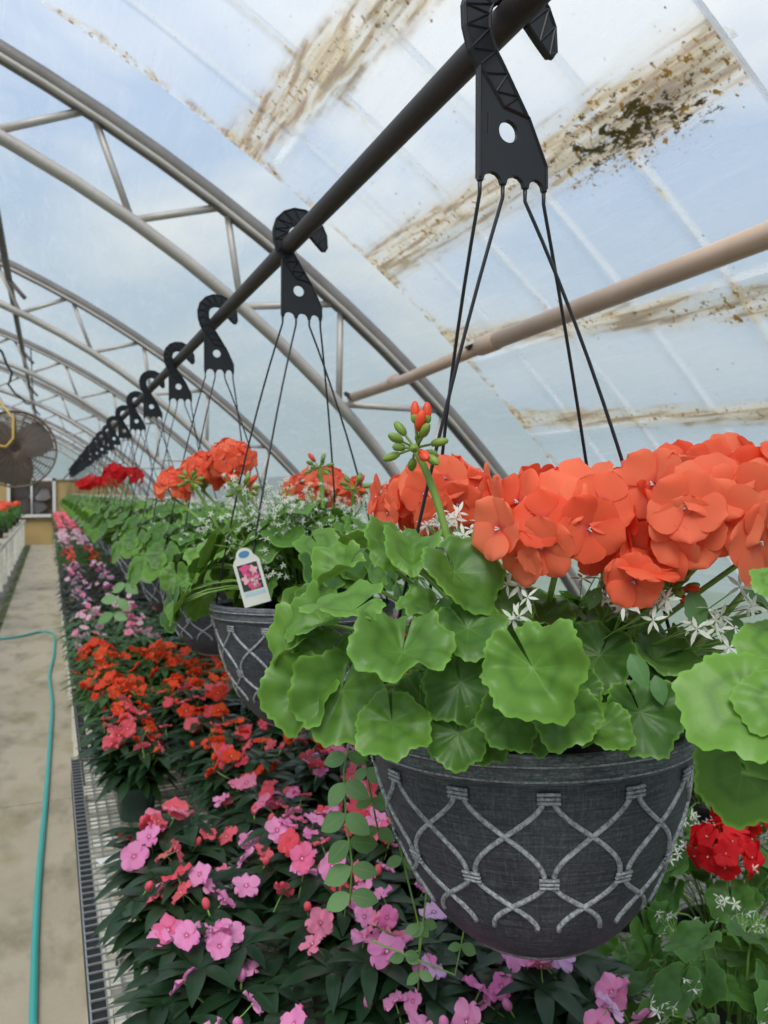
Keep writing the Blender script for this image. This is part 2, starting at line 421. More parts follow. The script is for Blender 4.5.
def flower_head_parts(parent, c, R, n, mat, base, rng, size=.036, hi=True, facing=V((-.3,-.5,.35)), split=False, squash=.8, stem=True, name='flower_head', cupv=.16):
    """an umbel: florets over the upper ball, short pedicels, one stem to the crown"""
    c = V(c); base = V(base)
    hub = c - V((0,0,R*.75))
    ax = (V((0,0,1)) + facing*.25).normalized(); q = ax.to_track_quat('Z','Y')
    head = MB(); pts = []
    for i in range(n):
        z = 1 - (i+.5)/n*1.45; ph = i*2.39996+rng.uniform(-.25,.25); rr = math.sqrt(max(0, 1-z*z))
        dr = q @ V((rr*math.cos(ph), rr*math.sin(ph), z*squash))
        pts.append(dr)
    for dr in pts: head.tube(bez(hub, hub+(c-hub)*.5+dr*R*.2, c+dr*R*.86, 3), .0009, 4, 2, cap=False)
    head.ball(hub, .005, 2, 6, 4)
    holder = None
    if not split:
        for dr in pts:
            floret(head, c+dr*R*rng.uniform(.84, 1.0), (dr+V((rng.uniform(-.2,.2), rng.uniform(-.2,.2), rng.uniform(-.1,.25)))), size*rng.uniform(.85,1.08), 0, rng, cupv, .98, 5 if hi else 3, 4 if hi else 2, 1 if hi else None)
    ho = head.build(name, [mat, M['white'], M['stem']], parent)
    if split:
        for dr in pts:
            fb = MB(); floret(fb, c+dr*R*rng.uniform(.80, 1.08), (dr+facing*.25+V((rng.uniform(-.35,.35), rng.uniform(-.35,.35), rng.uniform(-.25,.3)))), size*rng.uniform(.9,1.12), 0, rng, rng.choice((.12,.2,.34)), 1.12, 8, 6, 1, ruf=.05)
            fb.build('floret', [mat, M['white']], ho)
    if stem:
        st = MB(); mid = (hub+base)/2 + V((rng.uniform(-.01,.01), rng.uniform(-.01,.01), .01))
        st.tube(bez(base, mid, hub, 8), .0026, 6, 0); st.build('flower_stem', M['stem'], parent)

def bud_cluster(parent, c, base, rng, size=.012, showing=3, stemr=.0026, up=.5):
    b = MB(); c = V(c)
    for i in range(12):
        a = i*2.4; z = 1-(i+.5)/12*1.7; rr = math.sqrt(max(0,1-z*z)); d = V((rr*math.cos(a), rr*math.sin(a), z))
        e = c + d*size*1.3
        b.tube([c, e], .0011, 4, 0, cap=False)
        b.ball(e, size*.26, 0, 6, 5, d, 1.9, r=rng.random())
    for i in range(showing):
        d = V((rng.uniform(-.7,.7), rng.uniform(-.7,.7), rng.uniform(-.2,.9))).normalized()
        b.ball(c+d*size*1.5, size*.3, 1, 6, 5, d, 2.0)
    b.build('bud_cluster', [M['stem_red'], M['budred']], parent)
    st = MB(); base = V(base)
    st.tube(bez(base, (base+c)/2+V((.005,0,.01)), c, 8), stemr, 6, 0); st.build('flower_stem', M['stem'], parent)

def filler_flower(mb, c, normal, size, rng, mw=0):
    q = V(normal).normalized().to_track_quat('Z','Y'); a0 = rng.uniform(0,6.28); c = V(c)
    for k in range(rng.choice((4,5,5,6))):
        a = a0+2*PI*k/5+rng.uniform(-.25,.25); d = q@V((math.cos(a), math.sin(a), rng.uniform(-.1,.5)))
        Ln = size*rng.uniform(.75,1.1)
        lance_leaf(mb, c, d, normal, Ln, Ln*.26, .2, mw, 3, rng.random(), rng, .1)

def filler_spray(mb, targets, crown, rng, size=.009, per=4, spread=.018, leaves=2, lsize=.018):
    """airy white-flowered filler plant: fine stems, white strap bracts, small leaves. slots 0 white, 1 stem, 2 leaf"""
    for t in targets:
        t = V(t); cr = V(crown)+V((rng.uniform(-.03,.03), rng.uniform(-.03,.03), 0))
        pts = bez(cr, (cr+t)/2+V((0,0,.03)), t, 6)
        mb.tube(pts, .0007, 4, 1, cap=False)
        for i in range(leaves):
            p = pts[rng.choice((2,3,4,5))]; d = V((rng.uniform(-1,1), rng.uniform(-1,1), rng.uniform(-.2,.5)))
            lance_leaf(mb, p, d, V((0,0,1))+d*.2, lsize*rng.uniform(.8,1.3), lsize*.38, .2, 2, 4, None, rng)
        for i in range(per):
            o = V((rng.uniform(-1,1), rng.uniform(-1,1), rng.uniform(-.8,1)))*spread
            mb.tube([pts[5], t+o], .0005, 3, 1, cap=False)
            n = V((-.35,-.7,.6))+V((rng.uniform(-.7,.7), rng.uniform(-.7,.7), rng.uniform(-.5,.5)))
            filler_flower(mb, t+o, n, size, rng)

def dome_foliage(mb, rng, n, rmax=.22, z0=.19, hgt=.15, rleaf=(.026,.042), hang=.05, nang=30, nr=4, stem_slot=1, crown=None, avoid=None):
    crown = crown or V((0,0,z0)); avoid = avoid or (lambda p: p.z < z0-.005)
    for i in range(n):
        u = (i+.5)/n; a = i*2.39996+rng.uniform(-.3,.3)
        t = math.sqrt(u)*rng.uniform(.9,1.05)
        rho = rmax*t; h = z0 + hgt*(1-t**2.2) - hang*max(0,t-.75)*4 + rng.uniform(-.03,.015)
        p = V((rho*math.cos(a), rho*math.sin(a), h))
        if avoid and avoid(p): continue
        out = V((math.cos(a), math.sin(a), 0))
        nrm = V((0,0,1))*(1.15-t*.75) + out*(.15+.9*t) + V((rng.uniform(-.35,.35), rng.uniform(-.35,.35), rng.uniform(-.2,.2)))
        tip = out - V((0,0,1))*(.2+.9*t) + V((rng.uniform(-.5,.5), rng.uniform(-.5,.5), 0))
        r = rng.uniform(*rleaf)
        geranium_leaf(mb, p, nrm, tip, r, 0, rng.uniform(.1,.35), rng.uniform(.05,.13), nang, nr, rng=rng)
        mb.tube(bez(crown+out*.03, (crown+p)/2+V((0,0,.05)), p, 5), .0014, 4, stem_slot, cap=False)

# ------------------------------------------------------------------ pot mesh
POT_H = .2
PROF = [(.060,0),(.070,.004),(.078,.010),(.0885,.02),(.101,.035),(.108,.045),(.1155,.06),(.124,.08),(.1325,.10),(.1395,.12),(.1455,.145),(.1495,.165),(.151,.178)]
RIMP = [(.150,.177),(.1525,.1765),(.1545,.178),(.1552,.181),(.1550,.186),(.1545,.188),(.1552,.190),(.1578,.1912),(.1588,.194),(.1585,.198),(.157,.2005),(.1535,.2015),(.150,.200),(.148,.195)]
INN = [(.148,.195),(.143,.16),(.13,.12),(.0,.118)]
def prof_r(z):
    for (r0,z0),(r1,z1) in zip(PROF, PROF[1:]):
        if z0 <= z <= z1: return r0+(r1-r0)*(z-z0)/(z1-z0)
    return PROF[-1][0]
def pot_mesh(n=72, hi=True, phase=0.0):
    mb = MB()
    # smooth the bowl profile
    zs = [PROF[-1][1]*(i/28)**1.15 for i in range(29)]
    def sm(z):
        return sum(prof_r(min(.178,max(0,z+d))) for d in (-.003,-.0015,0,.0015,.003))/5
    prof = [(0,0.002)]+[(sm(z), z) for z in zs]
    mb.lathe(prof, n, 0); mb.lathe(RIMP, n, 2)
    for (r0,z0) in ((.1550,.1802),(.1585,.1925)): mb.tube([V((r0*math.cos(2*PI*j/n), r0*math.sin(2*PI*j/n), z0)) for j in range(n)], .0009, 4, 1, closed=True); mb.lathe(INN[:3], n, 0)
    # little base ring
    mb.lathe([(.056,.001),(.058,-.002),(.062,-.002),(.066,.003)], n, 1)
    NN = 13; seg = 14 if hi else 7; ns = 6 if hi else 4
    th = lambda i: phase + 2*PI*i/NN
    def pt(a, z, off): r = sm(z)+off; return V((r*math.cos(a), r*math.sin(a), z))
    def strand(i, sg, za, zb, reach):
        pts = []
        for k in range(seg+1):
            t = k/seg; u_ = t**.88; s_ = u_*u_*(3-2*u_)
            a = th(i) + sg*2*PI/NN*(s_*reach) + sg*.028*(1-t) - (sg*.028*t if reach == 1 else 0)
            pts.append(pt(a, za+(zb-za)*t, .0004))
        mb.tube(pts, .0023, ns, 1, cap=True)
    for i in range(NN):
        for sg in (-1, 1):
            strand(i, sg, .1645, .095, 1)
            strand(i, sg, .091, .046, .84)
        for zc in (.1665, .093):
            for q in range(3):
                z = zc+(q-1)*.0035
                mb.tube([pt(th(i)+o, z, .0022) for o in (-.06,-.03,0,.03,.06)], .0016, 4, 1)
    return mb

# ------------------------------------------------------------------ hanger
def hanger_mesh():
    cu = bpy.data.curves.new('hanger_outline', 'CURVE'); cu.dimensions = '2D'; cu.fill_mode = 'BOTH'; cu.extrude = .0018; cu.bevel_depth = .0008; cu.bevel_resolution = 1
    out = [(-.031,-.146),(-.031,-.100),(-.031,-.046),(-.040,-.033),(-.0455,-.014),(-.0465,.004),(-.041,.023),(-.028,.037),(-.010,.045),(.010,.045),(.028,.037),(.042,.021),(.049,.006),(.0505,-.017),(.0475,-.022),(.043,-.022),(.019,-.001),(.0175,.006),(.013,.0125),(.006,.0165),(-.003,.0175),(-.011,.0155),(-.018,.010),(-.0215,.001),(-.021,-.012),(-.014,-.030),(.004,-.057),(.021,-.083),(.033,-.106),(.0405,-.124),(.0405,-.146)]
    # scalloped lower edge (right to left)
    def arc(x0, x1):
        return [((x0+x1)/2+(x0-x1)/2*math.cos(a), -.146+.009*math.sin(a)) for a in [PI*k/6 for k in range(7)]]
    low = arc(.0375,.0205)+arc(.0165,-.0035)+arc(-.0075,-.0275)
    def spl(pts):
        s = cu.splines.new('POLY'); s.points.add(len(pts)-1)
        for p, q in zip(s.points, pts): p.co = (q[0], q[1], 0, 1)
        s.use_cyclic_u = True
    spl(out+low)
    spl([(-.001+.0105*math.cos(2*PI*k/20), -.099+.0105*math.sin(2*PI*k/20)) for k in range(20)][::-1])
    spl([(-.0235,-.106),(-.0235,-.086),(-.0215,-.086),(-.0215,-.106)])
    o = bpy.data.objects.new('tmp', cu); COL.objects.link(o)
    me0 = bpy.data.meshes.new_from_object(o.evaluated_get(bpy.context.evaluated_depsgraph_get()))
    bpy.data.objects.remove(o)
    mb = MB(); mb.smooth = False
    mb.add([V((v.co.x, v.co.z, v.co.y)) for v in me0.vertices], [tuple(p.vertices) for p in me0.polygons], 0)
    # raised edge and zigzag ribs along the arm
    outer = [(-.031,-.046),(-.040,-.033),(-.0455,-.014),(-.0465,.004),(-.041,.023),(-.028,.037),(-.010,.045),(.010,.045),(.028,.037),(.042,.021),(.049,.006),(.0505,-.017)]
    inner = [(-.006,-.042),(-.014,-.030),(-.021,-.012),(-.0215,.001),(-.018,.010),(-.011,.0155),(-.003,.0175),(.006,.0165),(.013,.0125),(.019,.001),(.032,-.012),(.043,-.022)]
    for sy in (-1, 1):
        y = sy*.0030
        T = lambda p, k=.9: V((p[0], y, p[1]))
        mb.tube([T(p) for p in outer], .0017, 4, 0)
        mb.tube([T(p) for p in [(.020,-.083)]+inner], .0017, 4, 0)
        mb.tube([T((-.031,-.046)), T((-.006,-.078)), T((.021,-.083))], .0017, 4, 0)
        mb.tube([T((-.031,-.046)), T((-.031,-.144))], .0014, 4, 0); mb.tube([T((.021,-.083)), T((.0405,-.124)), T((.0405,-.144))], .0014, 4, 0)
        for a, b in zip(range(len(outer)-1), range(len(inner)-1)):
            mb.tube([T(outer[a]), T(inner[b+1])], .0011, 4, 0)
            mb.tube([T(outer[a+1]), T(inner[b+1])], .0011, 4, 0)
        mb.tube([T((-.025,-.052)), T((-.002,-.048))], .0011, 4, 0); mb.tube([T((-.002,-.048)), T((-.014,-.066))], .0011, 4, 0)
        mb.tube([T((-.014,-.066)), T((.010,-.066))], .0011, 4, 0); mb.tube([T((.010,-.066)), T((-.004,-.077))], .0011, 4, 0)
    return mb.mesh('hanger_hook', [M['hblack']])
HANGER = hanger_mesh()
WX = (-.0295, -.0055, .0185, .039)
def wire_mesh(p0, p1, bow, r=.0017):
    mb = MB(); p0, p1 = V(p0), V(p1)
    mid = (p0+p1)/2 + V(bow)
    pts = [p0+V((0,0,.004)), p0+V((0,0,-.012))]+bez(p0+V((0,0,-.012)), mid, p1, 12)[1:]
    mb.tube(pts, [.0022]+[r]*(len(pts)-1), 6, 0); return mb

RAILX, RAILZ, RAILR = .385, 2.029, .0145
# ------------------------------------------------------------------ baskets
def add_hanger(root, rail_local, tiltM, angs, bows):
    """rail_local: point of the rail centre in the basket's coordinates"""
    hk = link('hanger_hook', HANGER, root, V(rail_local)+V((0,0,-.003)))
    for wx, an, bw in zip(WX, angs, bows):
        p0 = V(rail_local)+V((wx, 0, -.149)); rr = .1505
        p1 = tiltM @ V((rr*math.cos(an), rr*math.sin(an), .192))
        wire_mesh(p0, p1, bw).build('hanger_wire', M['hblack'], root)
        # small clip at the rim
    return hk

# directions in the basket frame seen from the camera
def dirang(phi_deg, cx, cy):
    """angle (rad) in XY of the direction that points phi degrees to the right of 'towards the camera' around a pot at cx,cy"""
    a = math.atan2(-cy, -cx)     # towards the camera
    return a + math.radians(phi_deg)

# --- basket 1, the large one in front
B1 = V((.4243, .6124, 1.1855))
root1 = empty('hanging_basket', B1, 'large front charcoal pot hanging from the dark rail, coral orange geraniums over a trellis-pattern bowl', 'hanging basket', 'hanging baskets on the dark rail')
tilt1 = Matrix.Rotation(math.radians(-1.85), 3, (Fw.x, Fw.y, 0)) @ Matrix.Rotation(math.radians(4.2), 3, -Rt)
# pot phase: a relief node sits 4.5 degrees right of the camera direction
ph1 = dirang(6.76, B1.x, B1.y)
pm = pot_mesh(128, True, ph1)
pot1 = pm.build('pot', [M['pot'], M['relief'], M['rim']], root1); pot1.rotation_euler = tilt1.to_euler()
def tl(p): return tilt1 @ V(p)
sb = MB(); sb.lathe([(0,.182),(.05,.186),(.10,.184),(.1455,.176)], 40, 0); so = sb.build('soil', M['soil'], root1); so.rotation_euler = tilt1.to_euler()
rail1 = V((RAILX, B1.y-.008, RAILZ)) - B1
add_hanger(root1, rail1, tilt1, [dirang(p, B1.x, B1.y) for p in (-130, -66, 88, 140)],
           [(-.012,.01,.02), (-.012,-.008,.02), (.02,.0,.03), (.012,.01,.02)])
rng = random.Random(11)
def L1(px, py, d): return P(px, py, d) - B1
fol = MB()
toC = lambda p: (CAM-B1-p).normalized()
UPV = V((0,0,1))
crown1 = V((0,0,.18))
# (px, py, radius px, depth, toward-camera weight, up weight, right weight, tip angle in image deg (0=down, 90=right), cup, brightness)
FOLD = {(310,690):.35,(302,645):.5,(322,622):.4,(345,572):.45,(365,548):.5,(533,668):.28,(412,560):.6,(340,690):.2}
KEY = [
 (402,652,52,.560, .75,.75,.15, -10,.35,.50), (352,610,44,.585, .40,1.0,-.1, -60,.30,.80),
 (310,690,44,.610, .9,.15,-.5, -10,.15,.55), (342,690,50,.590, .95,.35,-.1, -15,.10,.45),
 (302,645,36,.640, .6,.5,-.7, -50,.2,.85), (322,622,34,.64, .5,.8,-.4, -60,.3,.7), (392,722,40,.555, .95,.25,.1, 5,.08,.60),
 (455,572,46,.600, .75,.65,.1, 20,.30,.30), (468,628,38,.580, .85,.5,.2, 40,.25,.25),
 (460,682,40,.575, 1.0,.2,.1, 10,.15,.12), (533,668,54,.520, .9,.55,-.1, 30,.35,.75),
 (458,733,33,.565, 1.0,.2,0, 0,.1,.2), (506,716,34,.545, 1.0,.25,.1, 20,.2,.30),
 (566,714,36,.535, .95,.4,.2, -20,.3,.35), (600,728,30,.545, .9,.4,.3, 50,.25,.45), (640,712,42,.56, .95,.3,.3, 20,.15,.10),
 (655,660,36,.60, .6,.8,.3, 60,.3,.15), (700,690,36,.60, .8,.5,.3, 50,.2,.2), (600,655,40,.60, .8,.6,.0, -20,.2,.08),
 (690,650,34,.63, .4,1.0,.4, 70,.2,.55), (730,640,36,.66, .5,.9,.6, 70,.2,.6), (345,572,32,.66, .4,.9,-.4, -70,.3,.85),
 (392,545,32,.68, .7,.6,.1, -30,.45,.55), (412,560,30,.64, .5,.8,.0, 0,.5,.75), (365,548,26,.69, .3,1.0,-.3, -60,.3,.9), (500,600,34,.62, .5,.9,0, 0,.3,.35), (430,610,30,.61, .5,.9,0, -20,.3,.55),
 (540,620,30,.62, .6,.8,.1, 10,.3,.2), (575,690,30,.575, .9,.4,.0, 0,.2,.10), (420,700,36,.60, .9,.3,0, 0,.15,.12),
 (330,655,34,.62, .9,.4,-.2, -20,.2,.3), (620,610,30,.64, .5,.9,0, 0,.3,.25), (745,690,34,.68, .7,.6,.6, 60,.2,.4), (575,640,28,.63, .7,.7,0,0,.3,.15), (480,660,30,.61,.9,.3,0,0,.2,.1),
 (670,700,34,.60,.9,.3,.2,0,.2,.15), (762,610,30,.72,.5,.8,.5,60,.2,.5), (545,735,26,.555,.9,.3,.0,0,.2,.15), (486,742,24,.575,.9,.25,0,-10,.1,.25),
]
for (px,py,rp,d,wc,wu,wr,ta,cup,br) in KEY:
    d2 = d; p = L1(px,py,d2); r = rp*d2/FPX*1.06
    n = toC(p)*wc + UPV*wu + Rt*wr
    ta_ = math.radians(ta); tip = -Up*math.cos(ta_) + Rt*math.sin(ta_)
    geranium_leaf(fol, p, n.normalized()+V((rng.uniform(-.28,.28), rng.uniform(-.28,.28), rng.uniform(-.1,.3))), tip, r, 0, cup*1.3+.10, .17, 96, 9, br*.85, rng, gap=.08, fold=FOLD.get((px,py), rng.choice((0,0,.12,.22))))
    fol.tube(bez(crown1+(p-crown1)*.25, (crown1+p)/2+V((0,0,.04)), p-n.normalized()*.002, 7), .0019, 6, 1, cap=False)
# fill: smaller dome behind the placed leaves
dome_foliage(fol, rng, 110, .172, .20, .115, (.024,.038), .0, 48, 5, crown=crown1, avoid=lambda p: p.z < .235)
# oval leaves of the filler plant near the right
for (px,py,d,l) in ((630,672,.54,.026),(560,655,.56,.02),(690,610,.58,.03),(735,635,.60,.03),(600,600,.6,.02),(655,690,.56,.022)):
    p = L1(px,py,d); lance_leaf(fol, p+V((0,0,l/2)), -Up+Rt*rng.uniform(-.5,.5), toC(p)+UPV*.3, l, l*.55, .15, 2, 6, .4, rng)
fol.build('foliage', [M['gleaf'], M['stem'], M['eleaf']], root1)
cr = crown1
ORG = M['orange']
for (px,py,d,R,n,size) in ((556,527,.600,.047,21,.047),(702,516,.585,.045,21,.052),(775,500,.64,.044,18,.046),(715,488,.67,.044,17,.047),(612,518,.68,.044,15,.045),(660,490,.66,.03,9,.045),(450,502,.79,.044,20,.044),(408,508,.82,.034,12,.042),(636,575,.565,.010,3,.044)):
    flower_head_parts(root1, L1(px,py,d), R, n, ORG, cr+V((rng.uniform(-.03,.03), rng.uniform(-.03,.03),0)), rng, size, True, toC(L1(px,py,d)), True, .78, stem=(n > 5))
# tall bud stalk
bud_cluster(root1, L1(415,448,.66), L1(452,560,.66), rng, .0165, 2, .0032)
b = MB()
for px,py in ((415,411),(427,412)):
    b.ball(L1(px,py,.655), .0042, 1, 8, 6, UPV, 2.1); b.tube([L1(418,446,.66), L1(px,py+8,.655)], .0014, 5, 0)
    b.ball(L1(px,py+6,.655), .0040, 0, 8, 6, UPV, 1.4)
b.build('bud', [M['stem_red'], M['budred']], root1)
bud_cluster(root1, L1(672,590,.60), cr, rng, .012, 7)
# green stem at right carrying the spent head
st = MB(); st.tube(bez(L1(680,668,.62), L1(720,620,.62), L1(762,572,.63)), .0026, 6, 0); st.build('flower_stem', M['stem'], root1)
sp = MB(); tg = []
for (px,py,d) in ((514,612,.565),(652,608,.56),(640,618,.56),(716,622,.57),(700,628,.57),(728,640,.57),(525,596,.60),(470,530,.70),(455,522,.72),(440,530,.73),(486,520,.74),(590,590,.6),(500,545,.72),(430,525,.75),(745,600,.6),(480,545,.70),(612,600,.6)):
    tg.append(L1(px,py,d))
filler_spray(sp, tg, cr, rng, .0125, 3, .011, 2, .02)
tg = [L1(rng.uniform(380,500), rng.uniform(515,560), rng.uniform(.74,.84)) for i in range(40)]
filler_spray(sp, tg, cr, rng, .009, 3, .015, 1, .012)
sp.build('white_filler_flowers', [M['white'], M['stem'], M['eleaf']], root1)
# loose trailing shoots below and beside the pot
def trailing(parent, pts, nl, lsize, rng, name='trailing_stem', opp=True, mat='vleaf', lw=.62):
    mb = MB(); k = len(pts); mb.tube(pts, .0011, 5, 1)
    tot = k-1
    for i in range(nl):
        f = (i+.6)/nl*tot; a = int(min(f, tot-1)); p = V(pts[a]).lerp(V(pts[a+1]), f-a)
        for sg in (-1, 1):
            d = Rt*sg*rng.uniform(.6,1) - UPV*rng.uniform(.1,.8) + Fw*rng.uniform(-.5,.3)
            n = -Fw*.9 + UPV*.5 + Rt*rng.uniform(-.4,.4)
            ls = lsize*rng.uniform(.8,1.2)
            lance_leaf(mb, p, d, n, ls, ls*lw, .15, 0, 7, None, rng, .12)
    mb.build(name, [M[mat], M['stem']], parent)
trailing(root1, [L1(372,700,.74), L1(352,730,.78), L1(344,770,.80), L1(346,820,.80), L1(352,862,.80), L1(350,905,.80)], 8, .030, rng)
trailing(root1, [L1(385,720,.76), L1(365,760,.80), L1(372,800,.81), L1(380,840,.82)], 4, .022, rng)
trailing(root1, [L1(386,745,.80), L1(398,840,.84), L1(420,930,.84), L1(418,990,.84)], 4, .020, rng)
trailing(root1, [L1(400,740,.80), L1(428,880,.84), L1(420,950,.84), L1(395,960,.83)], 3, .018, rng)
trailing(root1, [L1(470,760,.80), L1(470,900,.82), L1(455,975,.83), L1(370,940,.83)], 3, .018, rng)

# --- generic baskets behind
def generic_parts(seed, mats, heads, leafmat, nleaf, dense_white, hi, rmax=.225, avoid=None):
    """returns a prototype root with pot, soil, foliage, heads, filler and hanger"""
    rg = random.Random(seed)
    root = empty('hanging_basket', (0,0,0))
    pot_mesh(56 if hi else 28, hi, rg.uniform(0,1)).build('pot', [M['pot'], M['relief'], M['rim']], root)
    s = MB(); s.lathe([(0,.176),(.08,.178),(.1465,.172)], 20, 0); s.build('soil', M['soil'], root)
    f = MB(); dome_foliage(f, rg, nleaf, rmax, .20, .15, (.027,.045), .02, 34 if hi else 16, 4 if hi else 2, avoid=avoid)
    f.build('foliage', [leafmat, M['stem']], root)
    crown = V((0,0,.18))
    for (x,y,z,R,n,sz) in heads:
        flower_head_parts(root, V((x,y,z)), R, n, mats, crown, rg, sz, hi, V((-.2,-.8,.3)))
    sp_ = MB(); tg_ = []
    for i in range(dense_white):
        a = rg.uniform(0,2*PI); q_ = math.sqrt(rg.random())*.16
        tg_.append(V((q_*math.cos(a)+.02, q_*math.sin(a), .19+.155*(1-(q_/.2)**2)+rg.uniform(0,.03))))
    filler_spray(sp_, tg_, crown, rg, .0066, 4, .022, 2, .018)
    sp_.build('white_filler_flowers', [M['white'], M['stem'], M['eleaf']], root)
    rl = V((RAILX-.395, 0, RAILZ-1.1855))
    add_hanger(root, rl, Matrix.Identity(3), [math.radians(a) for a in (160,215,-10,45)], [(-.01,.01,.02),(-.01,-.01,.02),(.015,-.005,.02),(.01,.01,.02)])
    return root

# --- basket 2 (tagged): heads placed as seen
def PL(px,py,d,B): return P(px,py,d)-B
B2 = V((.395, 1.26, 1.212))
def proj(p):
    q = p-CAM; d = q.dot(Fw); return 384+FPX*q.dot(Rt)/d, 512-FPX*q.dot(Up)/d
def keep_rim_clear(p):
    x, y = proj(p+B2); return p.z < .20 or (y > 552 and 200 < x < 290 and (p.x*B2.x+p.y*B2.y) < 0)
root2 = generic_parts(21, ORG, [], M['gleaf'], 110, 60, True, .225, keep_rim_clear)
rg = random.Random(15); f2 = MB(); dome_foliage(f2, rg, 36, .12, .205, .07, (.024,.036), 0, 30, 4)
f2.build('foliage', [M['gleaf'], M['stem']], root2)
sp2 = MB()
filler_spray(sp2, [PL(rg.gauss(285,32), rg.gauss(520,17), rg.uniform(1.18,1.45), B2) for i in range(85)], V((0,0,.19)), rg, .0068, 6, .018, 1, .012)
sp2.build('white_filler_flowers', [M['white'], M['stem'], M['eleaf']], root2)
root2.location = B2; root2.rotation_euler = (Matrix.Rotation(math.radians(3.5), 3, -Rt)).to_euler()
tag(root2, 'charcoal hanging basket with a white picture tag at its rim, second from the camera', 'hanging basket', 'hanging baskets on the dark rail')
rg = random.Random(5)
for (px,py,d,R,n,sz) in ((228,458,1.36,.040,24,.040),(200,470,1.40,.042,22,.040),(170,482,1.42,.030,14,.038),(322,484,1.52,.055,28,.040),(345,488,1.50,.035,14,.038),(300,484,1.54,.035,14,.038)):
    flower_head_parts(root2, PL(px,py,d,B2), R, n, ORG, V((0,0,.18)), rg, sz, True, V((-.3,-.8,.3)))
bud_cluster(root2, PL(318,465,1.36,B2), PL(322,530,1.36,B2), rg, .016, 1, .004)
bud_cluster(root2, PL(354,488,1.33,B2), PL(348,530,1.36,B2), rg, .018, 3, .004)
bud_cluster(root2, PL(240,490,1.30,B2), PL(248,570,1.34,B2), rg, .018, 5, .003)
bud_cluster(root2, PL(187,481,1.30,B2), PL(230,560,1.34,B2), rg, .014, 1, .003)

# --- prototypes for the row beyond
protoG = generic_parts(31, M['red'], [], M['gleaf'], 85, 130, True, .235)
protoR = generic_parts(41, M['red'], [(-.155,-.03,.475,.040,14,.04),(-.09,.03,.46,.045,14,.04)], M['gleaf'], 70, 110, False, .235)
protoR2 = generic_parts(51, M['red'], [(-.15,.02,.46,.06,16,.045),(-.04,-.08,.47,.06,14,.045)], M['gleaf'], 70, 120, False, .235)
protoF = generic_parts(61, M['red'], [], M['gleaf'], 60, 110, False, .235)
ys = [1.26 + .66]
dlist = [1.93, 2.58, 3.22, 3.9, 4.55, 5.2, 5.85, 6.5, 7.15, 7.8, 8.45, 9.1, 9.75, 10.4, 11.1, 11.8, 12.5, 13.2, 13.9, 14.6, 15.3, 16.0]
word = ['third','fourth','fifth','sixth','seventh','eighth','ninth','tenth','eleventh','twelfth','thirteenth','fourteenth','fifteenth','sixteenth','seventeenth','eighteenth','nineteenth','twentieth','twenty-first','twenty-second','twenty-third','last']
for i, yy in enumerate(dlist):
    pr = protoG if i < 2 else (protoR if i in (2,) else (protoR2 if i in (5, 6, 7) else protoF))
    o = pr if i in (0, 2, 3, 5) else copy_tree(pr)
    o.location = (.395 + .006*math.sin(i*2.3), yy, 1.205)
    colr = 'red geraniums and white flowers' if i in (2, 5, 6, 7) else 'green leaves with airy white flowers'
    tag(o, 'basket of %s, %s along the rail from the camera' % (colr, word[i]), 'hanging basket', 'hanging baskets on the dark rail')
    if i == 1:
        trailing(o, [P(150,560,2.3)-o.location, P(120,590,2.3)-o.location, P(112,620,2.3)-o.location], 4, .05, random.Random(3))

# --- basket 0, mostly outside the frame on the right: leaves reach into view
B0 = V((.47, .09, 1.1855))
root0 = empty('hanging_basket', B0, 'hanging basket reaching in at the edge with big pale green leaves before the front pot', 'hanging basket', 'hanging baskets on the dark rail')
link('pot', pot1.data, root0); s_ = link('soil', so.data, root0)
f0 = MB(); rg = random.Random(8)
dome_foliage(f0, rg, 45, .19, .19, .11, (.026,.04), .02, 30, 4, avoid=lambda p: (P(768,512,1)-CAM).cross(UPV).dot(p+B0-CAM) < 0.02)
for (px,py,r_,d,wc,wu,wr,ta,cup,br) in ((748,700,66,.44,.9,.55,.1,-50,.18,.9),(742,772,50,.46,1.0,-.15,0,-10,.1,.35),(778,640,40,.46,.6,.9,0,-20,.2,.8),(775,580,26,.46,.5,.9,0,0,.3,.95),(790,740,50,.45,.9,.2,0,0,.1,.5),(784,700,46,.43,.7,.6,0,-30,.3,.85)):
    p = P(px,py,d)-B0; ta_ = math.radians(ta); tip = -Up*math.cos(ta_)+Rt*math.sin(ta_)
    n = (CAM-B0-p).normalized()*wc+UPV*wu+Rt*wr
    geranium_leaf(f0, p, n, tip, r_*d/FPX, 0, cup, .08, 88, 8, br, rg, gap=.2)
    f0.tube(bez(V((0,0,.18)), (V((0,0,.18))+p)/2+V((0,0,.05)), p, 7), .002, 6, 1, cap=False)
f0.build('foliage', [M['gleaf'], M['stem']], root0)
add_hanger(root0, V((RAILX, B0.y, RAILZ))-B0, Matrix.Identity(3), [math.radians(a) for a in (160,215,-10,45)], [(0,0,.01)]*4)

